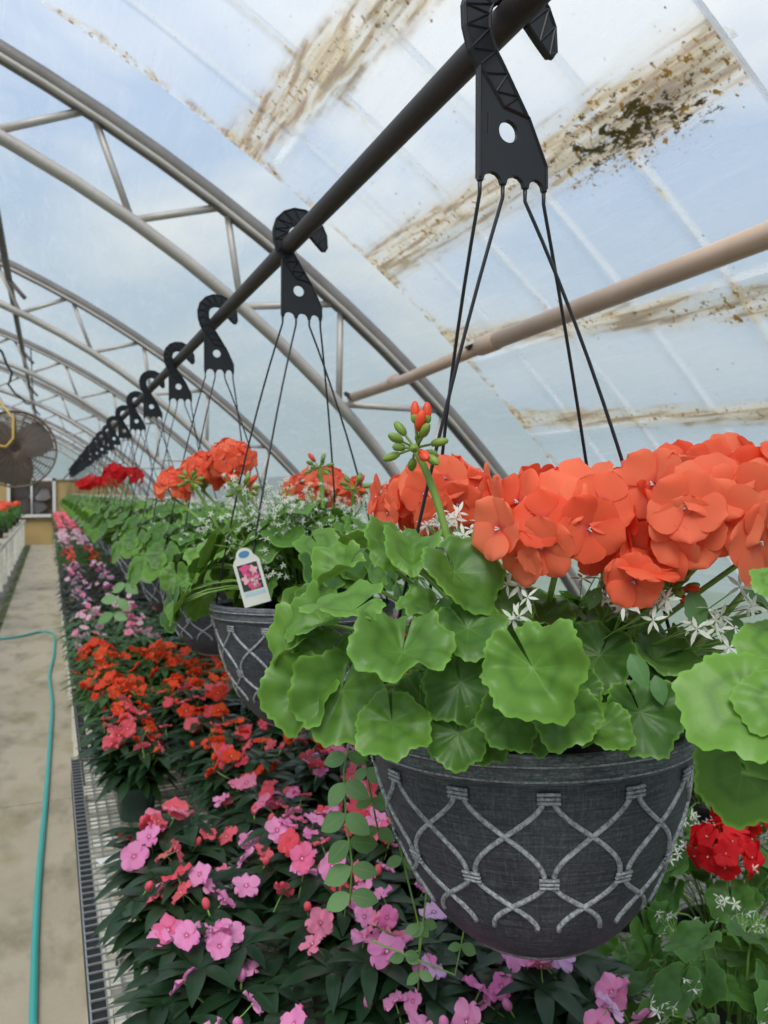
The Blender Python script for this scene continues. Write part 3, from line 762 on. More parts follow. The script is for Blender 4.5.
# --- plant tag
def plant_tag():
    base = P(256,597,1.20); top = P(243,551,1.20)
    up = (top-base).normalized(); n = -(Fw*1.0) + Rt*.1; n = (n - up*n.dot(up)).normalized(); x = up.cross(n).normalized()
    Lh = .078; W = .042
    root = empty('plant_tag', base, 'white arched plant tag with pink flower picture, stuck in the basket beyond the front pot', 'plant tag')
    def pt(u, v, o=0): return x*u + up*v + n*o
    outl = [(-W/2,-.012),(W/2,-.012),(W/2,.056),(W/2-.003,.062),(.014,.066)]+[(.0135*math.cos(a), .066+.0135*math.sin(a)) for a in [PI*k/8 for k in range(1,8)]]+[(-.014,.066),(-W/2+.003,.062),(-W/2,.056)]
    mb = MB(); mb.smooth = False; k = len(outl)
    mb.add([pt(u,v,.0005) for u,v in outl]+[pt(u,v,-.0005) for u,v in outl], [tuple(range(k)), tuple(range(2*k-1,k-1,-1))]+[(i,i+k,(i+1)%k+k,(i+1)%k) for i in range(k)], 0)
    mb.build('card', M['cream'], root)
    pic = MB(); pic.smooth = False
    pic.add([pt(-.016,.012,.0009),pt(.016,.012,.0009),pt(.016,.054,.0009),pt(-.016,.054,.0009)], [(0,1,2,3)], 0)
    for (cu_,cv,r,ci) in ((-.004,.046,.0085,1),(.006,.042,.0075,2),(-.001,.037,.006,1),(-.006,.030,.0075,2),(.004,.028,.0075,2),(.009,.031,.006,1),(-.002,.022,.005,1),(.005,.019,.005,2),(0,.015,.004,1),(.009,.017,.004,1)):
        vs = [pt(cu_,cv,.0012)]+[pt(max(-.0155,min(.0155,cu_+r*(1+.25*math.sin(5*a))*math.cos(a))), max(.0125,min(.0535,cv+r*(1+.25*math.sin(5*a))*math.sin(a))), .0012) for a in [2*PI*j/20 for j in range(20)]]
        pic.add(vs, [(0,1+j,1+(j+1)%20) for j in range(20)], ci)
    pic.build('flower_picture', [plain('print_dark', (.03,.04,.03)), plain('print_magenta', (.75,.07,.25)), plain('print_pale_pink', (.85,.45,.5))], root)
    lg = MB(); lg.smooth = False
    lg.add([pt(0,.069,.0009)]+[pt(.0085*math.cos(a), .069+.0055*math.sin(a), .0009) for a in [2*PI*j/20 for j in range(20)]], [(0,1+j,1+(j+1)%20) for j in range(20)], 0)
    lg.add([pt(-.016,.0035,.0009),pt(.017,.0035,.0009),pt(.017,.009,.0009),pt(-.016,.009,.0009)], [(0,1,2,3)], 1)
    lg.build('printed_mark', [plain('print_blue', (.08,.25,.42)), plain('print_pale_blue', (.45,.62,.7))], root)
plant_tag()

# ------------------------------------------------------------------ rail, pipe, greenhouse frame
OC, OR_ = V((-3.232, 0, 1.6-4.989)), 7.548
IC, IR = V((-2.286, 0, 1.6-3.145)), 5.142
XM = -3.232
YEND = 26.0
def outer(x, off=0):
    xx = x if x >= XM else 2*XM-x
    return V((x, 0, OC.z + math.sqrt(max(0,(OR_+off)**2-(xx-OC.x)**2))))
def arc_pts(cx, cz, r, a0, a1, n): return [V((cx+r*math.sin(a), 0, cz+r*math.cos(a))) for a in [a0+(a1-a0)*i/n for i in range(n+1)]]
def full_arch(cx, cz, r, n=30, z0=0.0):
    a1 = math.acos((z0-cz)/r); a0 = math.asin((XM-cx)/r)
    rt = arc_pts(cx, cz, r, a0, a1, n); lt = [V((2*XM-p.x, 0, p.z)) for p in rt]
    return lt[::-1]+rt[1:], rt
r_ = MB(); r_.tube([(RAILX, y, RAILZ) for y in (-1.0, 0, 1, 2, 4, 8, 12, 16, YEND-.03)], RAILR, 20, 0)
tag(r_.build('hanging_rail', M['rail']), 'long dark brown metal pipe that carries all the hanging baskets', 'rail')
# beige pipe
bp = empty('support_pipe', (0,0,0), 'beige plastic pipe with sleeve joints running along under the stained roof panel', 'pipe')
pp = [P(344,398,4.02), P(440,381,3.15), P(512,357,2.63), P(600,320,2.20), P(700,277,1.84), P(768,240,1.66)]
# keep it straight-ish: two straight lengths meeting at a joint
a_, j_, e_ = V((1.43, 3.72, 2.09)), V((1.42, 2.35, 2.125)), V((1.40, .2, 2.17))
t = MB(); t.tube([a_, (a_+j_)/2+V((0,0,-.012)), j_], .024, 16, 0); t.tube([j_, (j_+e_)/2, e_], .029, 16, 0); t.build('pipe_length', M['beigepipe'], bp)
t = MB(); d = (e_-j_).normalized()
t.tube([j_-d*.06, j_-d*.055, j_+d*.055, j_+d*.06], [.028,.033,.033,.028], 16, 0); t.build('pipe_joint', M['beigepipe'], bp)
j2 = a_.lerp(j_, .42); t = MB(); t.tube([j2-d*.0, j2-d*.05, j2-d*.052], [.0275,.0275,.024], 16, 0); t.build('pipe_joint', M['beigepipe'], bp)
t = MB(); t.tube([j_-d*.09+V((-.028,0,-.004))-d*.0, j_-d*.06+V((-.033,0,.004)), j_-d*.11+V((-.029,0,.006))], .006, 6, 0); t.tube([a_+V((-.01,-.05,-.01)), a_+V((-.03,.0,.02)), a_+V((.01,.03,.01))], .012, 6, 0); t.build('pipe_clip', M['blackcord'], bp)

def truss(y, label):
    root = empty('roof_truss', (0, y, 0), label, 'roof truss', 'arched trusses of the greenhouse')
    full_o, rt_o = full_arch(OC.x, OC.z, OR_, 30, 0)
    full_i, rt_i = full_arch(IC.x, IC.z, IR, 26, 0)
    m = MB(); m.tube(full_o, .058, 8, 0, flat=.8)
    m.build('outer_chord', M['steel'], root)
    m = MB(); m.tube(full_o[2:-2] and [p+V((0,-.04,-.036)) for p in full_o[1:-1]], .014, 6, 0)
    m.build('film_channel', M['lit_steel'], root)
    m = MB(); m.tube(full_i, .040, 8, 0, flat=.8); m.build('inner_chord', M['lit_steel'], root)
    # zigzag braces: nodes measured along the arch
    xo = [2.62, 2.05, 1.46, .93, .35, -.24, -.86, -1.52, -2.2, -2.85]
    xi = [2.28, 1.80, 1.40, .90, .36, -.22, -.85, -1.5, -2.15, -2.8]
    def oz(x): return outer(x).z
    def iz(x):
        return IC.z + math.sqrt(max(0, IR**2-(x-IC.x)**2))
    xo = [2.55, 2.0, 1.39, .80, .19, -.42, -1.05, -1.7, -2.35, -3.0]
    xi = [2.3, 1.84, 1.38, .87, .36, -.22, -.85, -1.5, -2.15, -2.8]
    for side in (1, -1):
        for k in range(len(xo)):
            X = lambda x: x if side == 1 else 2*XM-x
            m = MB(); m.tube([V((X(xo[k]), 0, oz(xo[k]))), V((X(xi[k]), 0, iz(xi[k])))], .017, 6, 0); m.build('brace', M['lit_steel'], root)
            if k+1 < len(xo):
                m = MB(); m.tube([V((X(xi[k+1]), 0, iz(xi[k+1]))), V((X(xo[k]), 0, oz(xo[k])))], .018, 6, 0); m.build('brace', M['lit_steel'], root)
    return root
TY = [.11+3.66*k for k in range(8)]
ordn = ['over the camera', 'nearest in view', 'second into the distance', 'third into the distance', 'fourth into the distance', 'fifth into the distance', 'sixth into the distance', 'against the end wall']
tr0 = None
for k, y in enumerate(TY):
    if y > YEND: y = YEND-.2
    lab = 'arched grey steel truss with zigzag braces, ' + ordn[k]
    if tr0 is None: tr0 = truss(y, lab)
    else:
        c = copy_tree(tr0); c.location = (0, y, 0); c['label'] = lab
# single bows between trusses
bow0 = None
for k in ():
    for q in (.5,):
        y = TY[k]+3.66*q
        if y > YEND: continue
        if bow0 is None:
            m = MB(); m.tube(full_arch(OC.x, OC.z, OR_, 30, 0)[0], .024, 8, 0); bow0 = m.build('roof_bow', M['steel'])
            b_ = bow0
        else: b_ = bow0.copy(); COL.objects.link(b_)
        b_.location = (0, y, 0)
        tag(b_, 'single thin steel hoop between the %s and %s trusses' % (['','', 'second','third','fourth','fifth','sixth'][k], ['','','third','fourth','fifth','sixth','last'][k]), 'hoop', 'plain hoops between trusses')
# purlins
def purlin(x, off, r, label, mat='steel', y0=1.9):
    p = outer(x, off); m = MB(); root = empty('roof_purlin', (p.x, y0, p.z), label, 'purlin', 'lengthwise roof purlins')
    m.tube([(0,0,0),(0,(YEND-y0)/2,0),(0,YEND-y0,0)], r, 8, 0); m.build('tube', M[mat], root)
    for k, y in enumerate(TY):
        if y < y0 or y > YEND: continue
        b = MB(); b.tube([V((0,y-y0-.02,-.02)), V((.10,y-y0-.02,-.14)), V((.13,y-y0,-.17))], .02, 6, 0); b.build('bracket', M[mat], root)
purlin(-.31, -.10, .028, 'dark lengthwise roof tube over the concrete path', 'steel', 3.9)
for x, l in ((XM, 'lengthwise ridge tube at the top of the arches'), (-6.2, 'lengthwise roof tube over the far side benches')):
    purlin(x, -.08, .025, l)
# rail suspension wires
for k, y in enumerate(TY[1:7]):
    if k < 2: continue
    iz_ = IC.z+math.sqrt(IR**2-(RAILX-IC.x)**2)
    m = MB(); m.tube([(RAILX, y, iz_), (RAILX, y, RAILZ+RAILR)], .0018, 5, 0)
    m.tube([(RAILX+.017*math.sin(a), y, RAILZ+.017*math.cos(a)) for a in [2*PI*j/14 for j in range(14)]], .0018, 4, 0, closed=True)
    tag(m.build('suspension_wire', M['wire']), 'thin wire holding the basket rail under the %s arched truss' % ['first','second','third','fourth','fifth','sixth'][k], 'wire', 'wires holding the basket rail')

# roof film shell
m = MB(); pts = full_arch(OC.x, OC.z, OR_+.05, 48, 0)[0]; ny = 27; vs=[]; fs=[]
y0, y1 = -3.0, YEND+.3
for j in range(ny+1):
    y = y0+(y1-y0)*j/ny
    for p in pts: vs.append(V((p.x, y, p.z)))
w = len(pts)
for j in range(ny):
    for i in range(w-1): a=j*w+i; fs.append((a,a+1,a+w+1,a+w))
m.add(vs, fs, 0); struct(m.build('ceiling', M['film']))

# end walls
def arch_wall(name, y, z0, mat, inset=.05, holes=None):
    m = MB(); m.smooth = False
    pts = [p for p in full_arch(OC.x, OC.z, OR_+inset, 48, 0)[0]]
    k = len(pts); vs=[]; 
    for p in pts: vs.append(V((p.x, y, max(z0, p.z)))); vs.append(V((p.x, y, z0)))
    fs = [(2*i,2*i+1,2*i+3,2*i+2) for i in range(k-1)]
    m.add(vs, fs, 0); return struct(m.build(name, mat))
arch_wall('wall_back', YEND+.06, 1.95, M['film'])
arch_wall('wall_front', -3.0, 0, M['film'])
m = MB(); m.smooth = False
xl, xr = 2*XM-2.4, 2.4
fx0, fx1, fz0, fz1 = -1.15, .12, .86, 2.06
for (a, b, c_, d_) in ((xl, fx0, 0, 2.0), (fx1, xr, 0, 2.0), (fx0, fx1, 0, fz0)):
    m.box(((a+b)/2, YEND+.06, (c_+d_)/2), (b-a, .05, d_-c_), 0)
m.box(((xl+xr)/2, YEND+.03, 2.03), (xr-xl, .09, .06), 1)
struct(m.build('wall_end_lower', [M['yellowwall'], M['lit_steel']]))

# exhaust fan set in the end wall
ex = empty('exhaust_fan', ((fx0+fx1)/2, YEND, fz0), 'square white framed wall fan low in the tan end wall', 'fan')
W = fx1-fx0; H = fz1-fz0
m = MB(); m.smooth = False
for (cx, cz, sx_, sz_) in ((0, .04, W+.08, .09), (0, H-.04, W+.08, .09), (-W/2, H/2, .09, H), (W/2, H/2, .09, H)): m.box((cx, -.03, cz), (sx_, .14, sz_), 0)
m.build('frame', M['paintwhite'], ex)
m = MB(); m.smooth = False; m.box((0, .35, H/2), (W, .02, H), 0)
for sg in (-1,1): m.box((sg*W/2, .18, H/2), (.02, .34, H), 0)
m.box((0,.18,0.0),(W,.34,.02),0); m.build('housing', M['fanwire'], ex)
m = MB(); m.box((0,.0,H/2),(.05,.04,H-.1),0); m.build('mullion', M['paintwhite'], ex)
for k in range(5):
    m = MB(); a = 2*PI*k/5+.3; cs, sn = math.cos(a), math.sin(a)
    vs = []
    for i in range(7):
        t = i/6; rr = .08+.44*t; wd = .07+.13*math.sin(PI*min(1,t*.9+.1)*.75)
        for s__ in (-1, 0, 1):
            u = s__*wd; vs.append(V((rr*cs-u*sn, .12+s__*.05-.015*(1-abs(s__)), H/2+rr*sn+u*cs)))
    m.add(vs, [(i*3+j, i*3+j+1, i*3+j+4, i*3+j+3) for i in range(6) for j in range(2)], 0); m.build('blade', M['fanblade'], ex)
m = MB(); m.tube([(0,.04,H/2),(0,.28,H/2)], .10, 16, 0); m.build('motor', M['fanblade'], ex)

# big round circulation fan
fc = V((-.47, 12.9, 2.26)); FR = .57
fan = empty('circulation_fan', fc, 'big round brown wire-guarded fan hanging over the path near the far end', 'fan')
m = MB()
for dy in (-.16, .16):
    for rr in [FR*(.16+.84*i/11) for i in range(12)]:
        bulge = dy*(1-.55*(rr/FR)**3)
        m.tube([V((rr*math.cos(a), bulge, rr*math.sin(a))) for a in [2*PI*j/36 for j in range(36)]], 0.0065 if rr < FR*.99 else .016, 5, 0, closed=True)
    for k in range(24):
        a = 2*PI*k/24
        m.tube([V((rr*math.cos(a), dy*(1-.55*(rr/FR)**3), rr*math.sin(a))) for rr in (.05, FR*.4, FR*.75, FR)], .007, 4, 0)
m.build('guard', M['fanwire'], fan)
m = MB(); m.lathe([(FR,-.09),(FR+.015,-.09),(FR+.015,.09),(FR,.09)], 48, 0); rim_ = m.build('rim_band', M['fanwire'], fan); rim_.rotation_euler = (PI/2,0,0)
for k in range(3):
    m = MB(); a = 2*PI*k/3+.5; vs=[]
    for i in range(9):
        t = i/8; rr = .07+.47*t; wd = .08+.20*math.sin(PI*(.15+.6*t))
        for s__ in (-1,-.5,0,.5,1):
            aa = a + s__*wd/max(rr,.2); vs.append(V((rr*math.cos(aa), s__*.07*(1-.3*t), rr*math.sin(aa))))
    m.add(vs, [(i*5+j, i*5+j+1, i*5+j+6, i*5+j+5) for i in range(8) for j in range(4)], 0); m.build('blade', M['fanblade'], fan)
m = MB(); m.tube([(0,-.10,0),(0,-.09,0),(0,.26,0),(0,.28,0)], [.06,.09,.10,.07], 16, 0); m.build('motor', M['fanblade'], fan)
for sx_ in (-.3, .3):
    m = MB(); z1 = outer(fc.x+sx_).z-fc.z-.4
    m.tube([(sx_, 0, math.sqrt(FR**2-sx_**2)), (sx_*.8, 0, z1)], .007, 5, 0); m.build('chain', M['blackcord'], fan)
m = MB(); m.tube([(-.45,-.0,.95),(-.22,-.12,.72),(-.02,-.2,.45),(-.02,-.22,.15),(-.12,-.22,.02),(-.25,-.2,.05)], .017, 6, 0)
o_ = m.build('power_cord', M['yellowcord'], fan)
# sagging black cords hung from the trusses
m = MB(); zz = 1.6
pc = [P(-6,338,7.0), P(2,352,7.2), P(12,372,7.6), P(8,384,8.4), P(22,398,9.2), P(30,404,10.4), P(33,396,11.2)]
m.tube([p for a, b in zip(pc, pc[1:]) for p in (a, (a+b)/2-V((0,0,.03)))]+[pc[-1]], .012, 6, 0)
m.tube([pc[0], V((pc[0].x, TY[2], outer(pc[0].x).z-.4))], .008, 5, 0)
m.tube([pc[-1], V((pc[-1].x, TY[3], outer(pc[-1].x).z))], .008, 5, 0)
tag(m.build('power_cable', M['blackcord']), 'loose black cord drooping from the trusses above the round fan', 'cord')

# ------------------------------------------------------------------ stained inner roof panel
ucirc = 7.5
def up_pt(u, y, off=0):
    a = u/ucirc; r = ucirc+off
    return V((OC.x+r*math.sin(a), y, OC.z+r*math.cos(a)))
def mk_panel():
    m, nt, out = new_mat('stained_roof_panel')
    uv = N(nt, 'ShaderNodeUVMap', uv_map='uv').outputs[0]   # u: metres round the arch from 3, v: metres along the house
    sx = N(nt, 'ShaderNodeSeparateXYZ'); L(nt, uv, sx.inputs[0]); u, v = sx.outputs[0], sx.outputs[1]
    cb = N(nt, 'ShaderNodeCombineXYZ'); L(nt, u, cb.inputs[0]); L(nt, v, cb.inputs[1]); vec = cb.outputs[0]
    n_big = noise_n(nt, vec, 2.5, 4, .6); n_mid = noise_n(nt, vec, 11, 5, .65); n_spot = noise_n(nt, vec, 42, 3, .6); n_fine = noise_n(nt, vec, 120, 2, .6)
    n_str = noise_n(nt, mapping(nt, vec, (34, 3.2, 1)), 1.0, 4, .55, .35)
    wob = mathn(nt, 'MULTIPLY', mathn(nt, 'SUBTRACT', n_mid, .5), .10)
    def band(x, c0, slope, hw):   # |u - (c0+slope*(v-2))| < hw
        cc = mathn(nt, 'ADD', c0, mathn(nt, 'MULTIPLY', mathn(nt, 'SUBTRACT', v, 2.0), slope))
        dd = mathn(nt, 'ABSOLUTE', mathn(nt, 'ADD', mathn(nt, 'SUBTRACT', x, cc), wob))
        return mathn(nt, 'SUBTRACT', 1, mathn(nt, 'DIVIDE', dd, hw), clamp=True)
    def blob(cu_, cv, ru, rv_):
        a = mathn(nt, 'DIVIDE', mathn(nt, 'SUBTRACT', u, cu_), ru); b = mathn(nt, 'DIVIDE', mathn(nt, 'SUBTRACT', v, cv), rv_)
        return mathn(nt, 'SUBTRACT', 1, mathn(nt, 'SQRT', mathn(nt, 'ADD', mathn(nt, 'MULTIPLY', a, a), mathn(nt, 'MULTIPLY', b, b))), clamp=True)
    add = lambda a, b: mathn(nt, 'ADD', a, b, clamp=True)
    mul = lambda a, b: mathn(nt, 'MULTIPLY', a, b)
    s1 = band(u, 4.30, -.13, .12); s2 = band(u, 4.90, -.02, .13); s3 = band(u, 5.50, -.15, .09); s4 = band(u, 5.95, -.1, .075)
    seams = add(add(s1, s2), add(s3, s4))
    farE = mathn(nt, 'SUBTRACT', 1, mathn(nt, 'DIVIDE', mathn(nt, 'ABSOLUTE', mathn(nt, 'SUBTRACT', mathn(nt, 'ADD', v, wob), 3.10)), .07), clamp=True)
    rib1 = mathn(nt, 'SUBTRACT', 1, mathn(nt, 'DIVIDE', mathn(nt, 'ABSOLUTE', mathn(nt, 'SUBTRACT', mathn(nt, 'ADD', v, mul(wob, .4)), 1.63)), .022), clamp=True)
    rib1 = mul(rib1, mathn(nt, 'GREATER_THAN', u, 5.0))
    rib2 = mathn(nt, 'SUBTRACT', 1, mathn(nt, 'DIVIDE', mathn(nt, 'ABSOLUTE', mathn(nt, 'SUBTRACT', mathn(nt, 'ADD', v, mul(wob, .4)), 2.38)), .02), clamp=True)
    hot = blob(4.96, 1.58, .14, .42); hot1 = blob(4.30, 2.35, .22, .3); hot2 = blob(5.56, 1.66, .08, .14); hot3 = blob(5.9, 3.02, .12, .25)
    # tan wash
    wash = mul(mathn(nt, 'MULTIPLY', seams, 1.9, clamp=True), ramp(nt, n_str, [(.30, .30), (.55, 1.0)]))
    wash = add(wash, mul(mathn(nt, 'MULTIPLY', farE, 1.6, clamp=True), ramp(nt, n_mid, [(.42, 0.0), (.58, .9)])))
    wash = add(wash, mul(add(rib1, mul(rib2, .7)), ramp(nt, n_mid, [(.40, 0.0), (.6, 1.0)])))
    wash = add(wash, mul(add(hot, mul(hot1, .5)), ramp(nt, n_str, [(.35, 0.0), (.6, 1.3)])))
    # speckles: rare everywhere, common near seams
    prox = add(mul(seams, .9), add(mul(farE, .8), add(mul(hot, 2.2), mul(hot2, 2.0))))
    thr = mathn(nt, 'SUBTRACT', mathn(nt, 'SUBTRACT', .692, mul(ramp(nt, n_big, [(.45, 0.0), (.65, 1.0)]), .035)), mul(prox, .13))
    spk = mathn(nt, 'MULTIPLY', mathn(nt, 'SUBTRACT', n_spot, thr), 18, clamp=True)
    n_sp2 = noise_n(nt, mapping(nt, vec, (1,1,1), (3.7, 9.1, 0)), 70, 2, .5)
    spk2 = mathn(nt, 'MULTIPLY', mathn(nt, 'SUBTRACT', n_sp2, mathn(nt, 'SUBTRACT', .725, mul(prox, .10))), 16, clamp=True)
    spk = add(spk, spk2)
    n_blk = noise_n(nt, mapping(nt, vec, (1.0,.45,1), (8.2, 3.3, 0)), 30, 6, .8, .4)
    blk = mul(mathn(nt, 'MULTIPLY', mathn(nt, 'SUBTRACT', n_blk, mathn(nt, 'SUBTRACT', .635, mul(hot, .21))), 24, clamp=True), mathn(nt, 'GREATER_THAN', hot, .02))
    # base
    upper = mathn(nt, 'MULTIPLY', mathn(nt, 'SUBTRACT', 4.25, u), 3, clamp=True)
    milk = mathn(nt, 'ADD', mathn(nt, 'ADD', .12, mul(upper, .28)), mul(n_big, .30)); milk = mathn(nt, 'ADD', milk, mul(seams, .45)); milk = mathn(nt, 'ADD', milk, mul(farE, .2))
    milk = mathn(nt, 'ADD', milk, mul(ramp(nt, n_str, [(.5, 0.0), (.75, 1.0)]), .10), clamp=True)
    mcol = mixc(nt, seams, (.88, .90, .92), (.95, .91, .82))
    mcol = mixc(nt, mul(wash, .85), mcol, mixc(nt, ramp(nt, n_str, [(.48, 0.0), (.62, 1.0)]), (.76, .58, .31), (.34, .18, .05)))
    opa = mathn(nt, 'MAXIMUM', milk, mathn(nt, 'MAXIMUM', mul(wash, .88), mathn(nt, 'MAXIMUM', spk, blk)))
    dcol = mixc(nt, n_mid, (.12, .05, .015), (.52, .30, .06)); 
    mcol = mixc(nt, spk, mcol, dcol)
    mcol = mixc(nt, blk, mcol, mixc(nt, n_fine, (.025, .016, .01), (.12, .09, .02)))
    tr = N(nt, 'ShaderNodeBsdfTransparent'); tr.inputs[0].default_value = (.95, .97, 1, 1)
    tl = N(nt, 'ShaderNodeBsdfTranslucent'); L(nt, mcol, tl.inputs[0]); df = N(nt, 'ShaderNodeBsdfDiffuse'); L(nt, mcol, df.inputs[0])
    a = N(nt, 'ShaderNodeMixShader', i_0=.2); L(nt, tl.outputs[0], a.inputs[1]); L(nt, df.outputs[0], a.inputs[2])
    b = N(nt, 'ShaderNodeMixShader'); L(nt, opa, b.inputs[0]); L(nt, tr.outputs[0], b.inputs[1]); L(nt, a.outputs[0], b.inputs[2])
    L(nt, b.outputs[0], out.inputs[0]); return m
M['panel'] = mk_panel()
def mk_trans(name, col, milk):
    m, nt, out = new_mat(name)
    tr = N(nt, 'ShaderNodeBsdfTransparent'); tl = N(nt, 'ShaderNodeBsdfTranslucent'); tl.inputs[0].default_value = (*col, 1)
    df = N(nt, 'ShaderNodeBsdfDiffuse'); df.inputs[0].default_value = (*col, 1)
    a = N(nt, 'ShaderNodeMixShader', i_0=.08); L(nt, tl.outputs[0], a.inputs[1]); L(nt, df.outputs[0], a.inputs[2])
    b = N(nt, 'ShaderNodeMixShader', i_0=milk); L(nt, tr.outputs[0], b.inputs[1]); L(nt, a.outputs[0], b.inputs[2]); L(nt, b.outputs[0], out.inputs[0]); return m
M['ribmat'] = mk_trans('milky_rib', (.97,.97,.95), .6)
M['edgemat'] = mk_trans('milky_edge', (.92,.93,.96), .9)
pan = empty('roof_panel', (0,0,0), 'brown-stained translucent plastic roof panel above the front baskets', 'roof panel')
m = MB(); nu, nv = 60, 24; U0, U1 = 2.6, 6.9; V0, V1 = 1.235, 3.11; vs=[]; fs=[]; uvs=[]
for j in range(nv+1):
    for i in range(nu+1):
        u = U0+(U1-U0)*i/nu; v = V0+(V1-V0)*j/nv
        vs.append(up_pt(u, v, .004*math.sin(u*9)*math.sin(v*7))); uvs.append((u, v))
for j in range(nv):
    for i in range(nu): a=j*(nu+1)+i; fs.append((a,a+1,a+nu+2,a+nu+1))
m.add(vs, fs, 0, uvs); m.build('sheet', M['panel'], pan)
for y, w_ in ((1.63,.030),(2.0,.034),(2.38,.030),(2.75,.026)):
    m = MB(); m.tube([up_pt(U0+(U1-U0)*i/40, y, .016) for i in range(41)], w_/2, 6, 0, flat=.5); m.build('rib', M['ribmat'], pan)
for u0, w_ in ((4.30,.05),(4.9,.05),(5.48,.045),(5.95,.04)):
    m = MB(); m.tube([up_pt(u0, V0+(V1-V0)*i/8, .018) for i in range(9)], w_/2, 6, 0, flat=.5); m.build('batten', M['ribmat'], pan)
m = MB(); m.tube([up_pt(U0+(U1-U0)*i/50, V0, 0) for i in range(51)], .007, 6, 0); m.build('edge_bead', M['edgemat'], pan)

# ------------------------------------------------------------------ ground, path, benches
def mk_path():
    m, nt, out = new_mat('stained_concrete'); c = coord(nt)
    n1 = noise_n(nt, c, 1.3, 5, .6); n2 = noise_n(nt, mapping(nt, c, (1,.5,1)), 4.5, 5, .65); n3 = noise_n(nt, c, 60, 3)
    col = mixc(nt, n1, (.36, .30, .21), (.54, .47, .35))
    col = mixc(nt, ramp(nt, n2, [(.50, 0.0), (.72, .75)]), col, (.16, .14, .075))
    n4 = noise_n(nt, mapping(nt, c, (1,.6,1), (5,2,0)), 3.0, 4)
    col = mixc(nt, ramp(nt, n4, [(.55, 0.0), (.75, .6)]), col, (.22, .20, .04))
    col = mixc(nt, mathn(nt, 'MULTIPLY', n3, .25), col, (.2,.17,.12))
    princ(nt, out, col, .8, 0, n3, .3); return m
def mk_gravel():
    m, nt, out = new_mat('damp_gravel'); c = coord(nt)
    vo = N(nt, 'ShaderNodeTexVoronoi', i_Scale=45); L(nt, c, vo.inputs['Vector']); n1 = noise_n(nt, c, 2.5, 5)
    col = mixc(nt, vo.outputs['Distance'], (.10,.095,.08), (.26,.25,.21)); col = mixc(nt, ramp(nt, n1, [(.45,0.0),(.65,.7)]), col, (.09,.11,.04))
    princ(nt, out, col, .9, 0, vo.outputs['Distance'], .6, .01); return m
M['path'], M['gravel'] = mk_path(), mk_gravel()
m = MB(); m.box((XM, 11.5, -.06), (14.4, 30, .10), 0); struct(m.build('floor', M['gravel']))
m = MB(); m.smooth = False
yy = -2.9
while yy < YEND:
    y2 = min(yy+2.4, YEND); m.box(((-.54+.62)/2, (yy+y2)/2, -.002), (1.16, y2-yy-.008, .024), 0); yy = y2
struct(m.build('path', M['path']))
m = MB(); m.box((0, 30, -.2), (240, 240, .1), 0); struct(m.build('ground_outside', plain('grass_outside', (.10,.15,.06), .9, 0, .3, .5)))
# low wooded hills outside, added to block and darken the low sky
m = MB(); vs=[]; fs=[]; nn=120
for i in range(nn+1):
    a = 2*PI*i/nn; rr = 70; x, y = rr*math.cos(a), 30+rr*math.sin(a)
    h = 3.5+1.5*noise.noise(V((math.cos(a)*3, math.sin(a)*3, 1.7)))+.8*noise.noise(V((math.cos(a)*14, math.sin(a)*14, .7)))
    vs += [V((x,y,-.2)), V((x*1.08,30+(y-30)*1.08,h*.75)), V((x*1.25,30+(y-30)*1.25,h))]
for i in range(nn):
    for j in range(2): a=i*3+j; fs.append((a,a+1,a+4,a+3))
m.add(vs, fs, 0); struct(m.build('added_hills', plain('added_hillside', (.06,.085,.05), .9, 0, .5, .3)))

# hose
hs = MB(); g = .02
hp = [(-.02,.3),(-.05,1.2),(-.055,2.0),(-.062,2.55),(-.06,3.3),(-.035,4.3),(-.012,5.4),(.0,6.3),(-.02,7.2),(.015,8.0),(.03,8.7),(.035,9.1),(0.0,9.45),(-.12,9.55),(-.3,9.35),(-.55,9.25),(-.9,9.35)]
pts = []
for i in range(len(hp)-1):
    p0 = V((*hp[max(i-1,0)],0)); p1 = V((*hp[i],0)); p2 = V((*hp[i+1],0)); p3 = V((*hp[min(i+2,len(hp)-1)],0))
    for k in range(5):
        t = k/5; q = .5*((2*p1)+(-p0+p2)*t+(2*p0-5*p1+4*p2-p3)*t*t+(-p0+3*p1-3*p2+p3)*t**3); q.z = g+.003; pts.append(q)
hs.tube(pts, .0125, 8, 0); tag(hs.build('garden_hose', M['hose']), 'teal garden hose lying along the concrete path', 'hose')

def bench(x0, x1, y0, y1, label, group, fine=False, fm='blackwood'):
    root = empty('growing_bench', ((x0+x1)/2, (y0+y1)/2, 0), label, 'bench', group)
    w = x1-x0; l = y1-y0; z = .80; m = MB(); m.smooth = False
    for sg in (-1,1): m.box((sg*(w/2-.012), 0, z-.045), (.024, l, .075), 0); m.box((0, sg*(l/2-.012), z-.045), (w-.048, .024, .075), 0)
    m.build('frame', M[fm], root)
    m = MB(); m.smooth = False; sy = .0254 if fine else .15; sx_ = .0127*2 if fine else .15
    k = int(l/sy)
    for i in range(k+1): y = -l/2+i*sy; m.box((0, y, z-.002), (w, .0028, .0028), 0)
    k = int(w/sx_)
    for i in range(k+1): x = -w/2+i*sx_; m.box((x, 0, z-.005), (.0028, l, .0028), 0)
    m.build('wire_deck', M['wire'], root)
    k = int(l/.11)
    if fine:
        for i in range(k):
            m = MB(); m.smooth = False; m.box((-w/2+.024+.16, -l/2+.08+i*.11, z-.014-.006), (.30, .062, .012), 0); m.build('support_lath', M['lath'], root)
    for sx2 in (-1, 1):
        for sy2 in (-1, 0, 1):
            m = MB(); m.smooth = False; m.box((sx2*(w/2-.07), sy2*(l/2-.15), (z-.08)/2), (.07,.07,z-.08), 0); m.build('leg', M['lath'], root)
    return root
BX0, BX1 = .05, 1.75
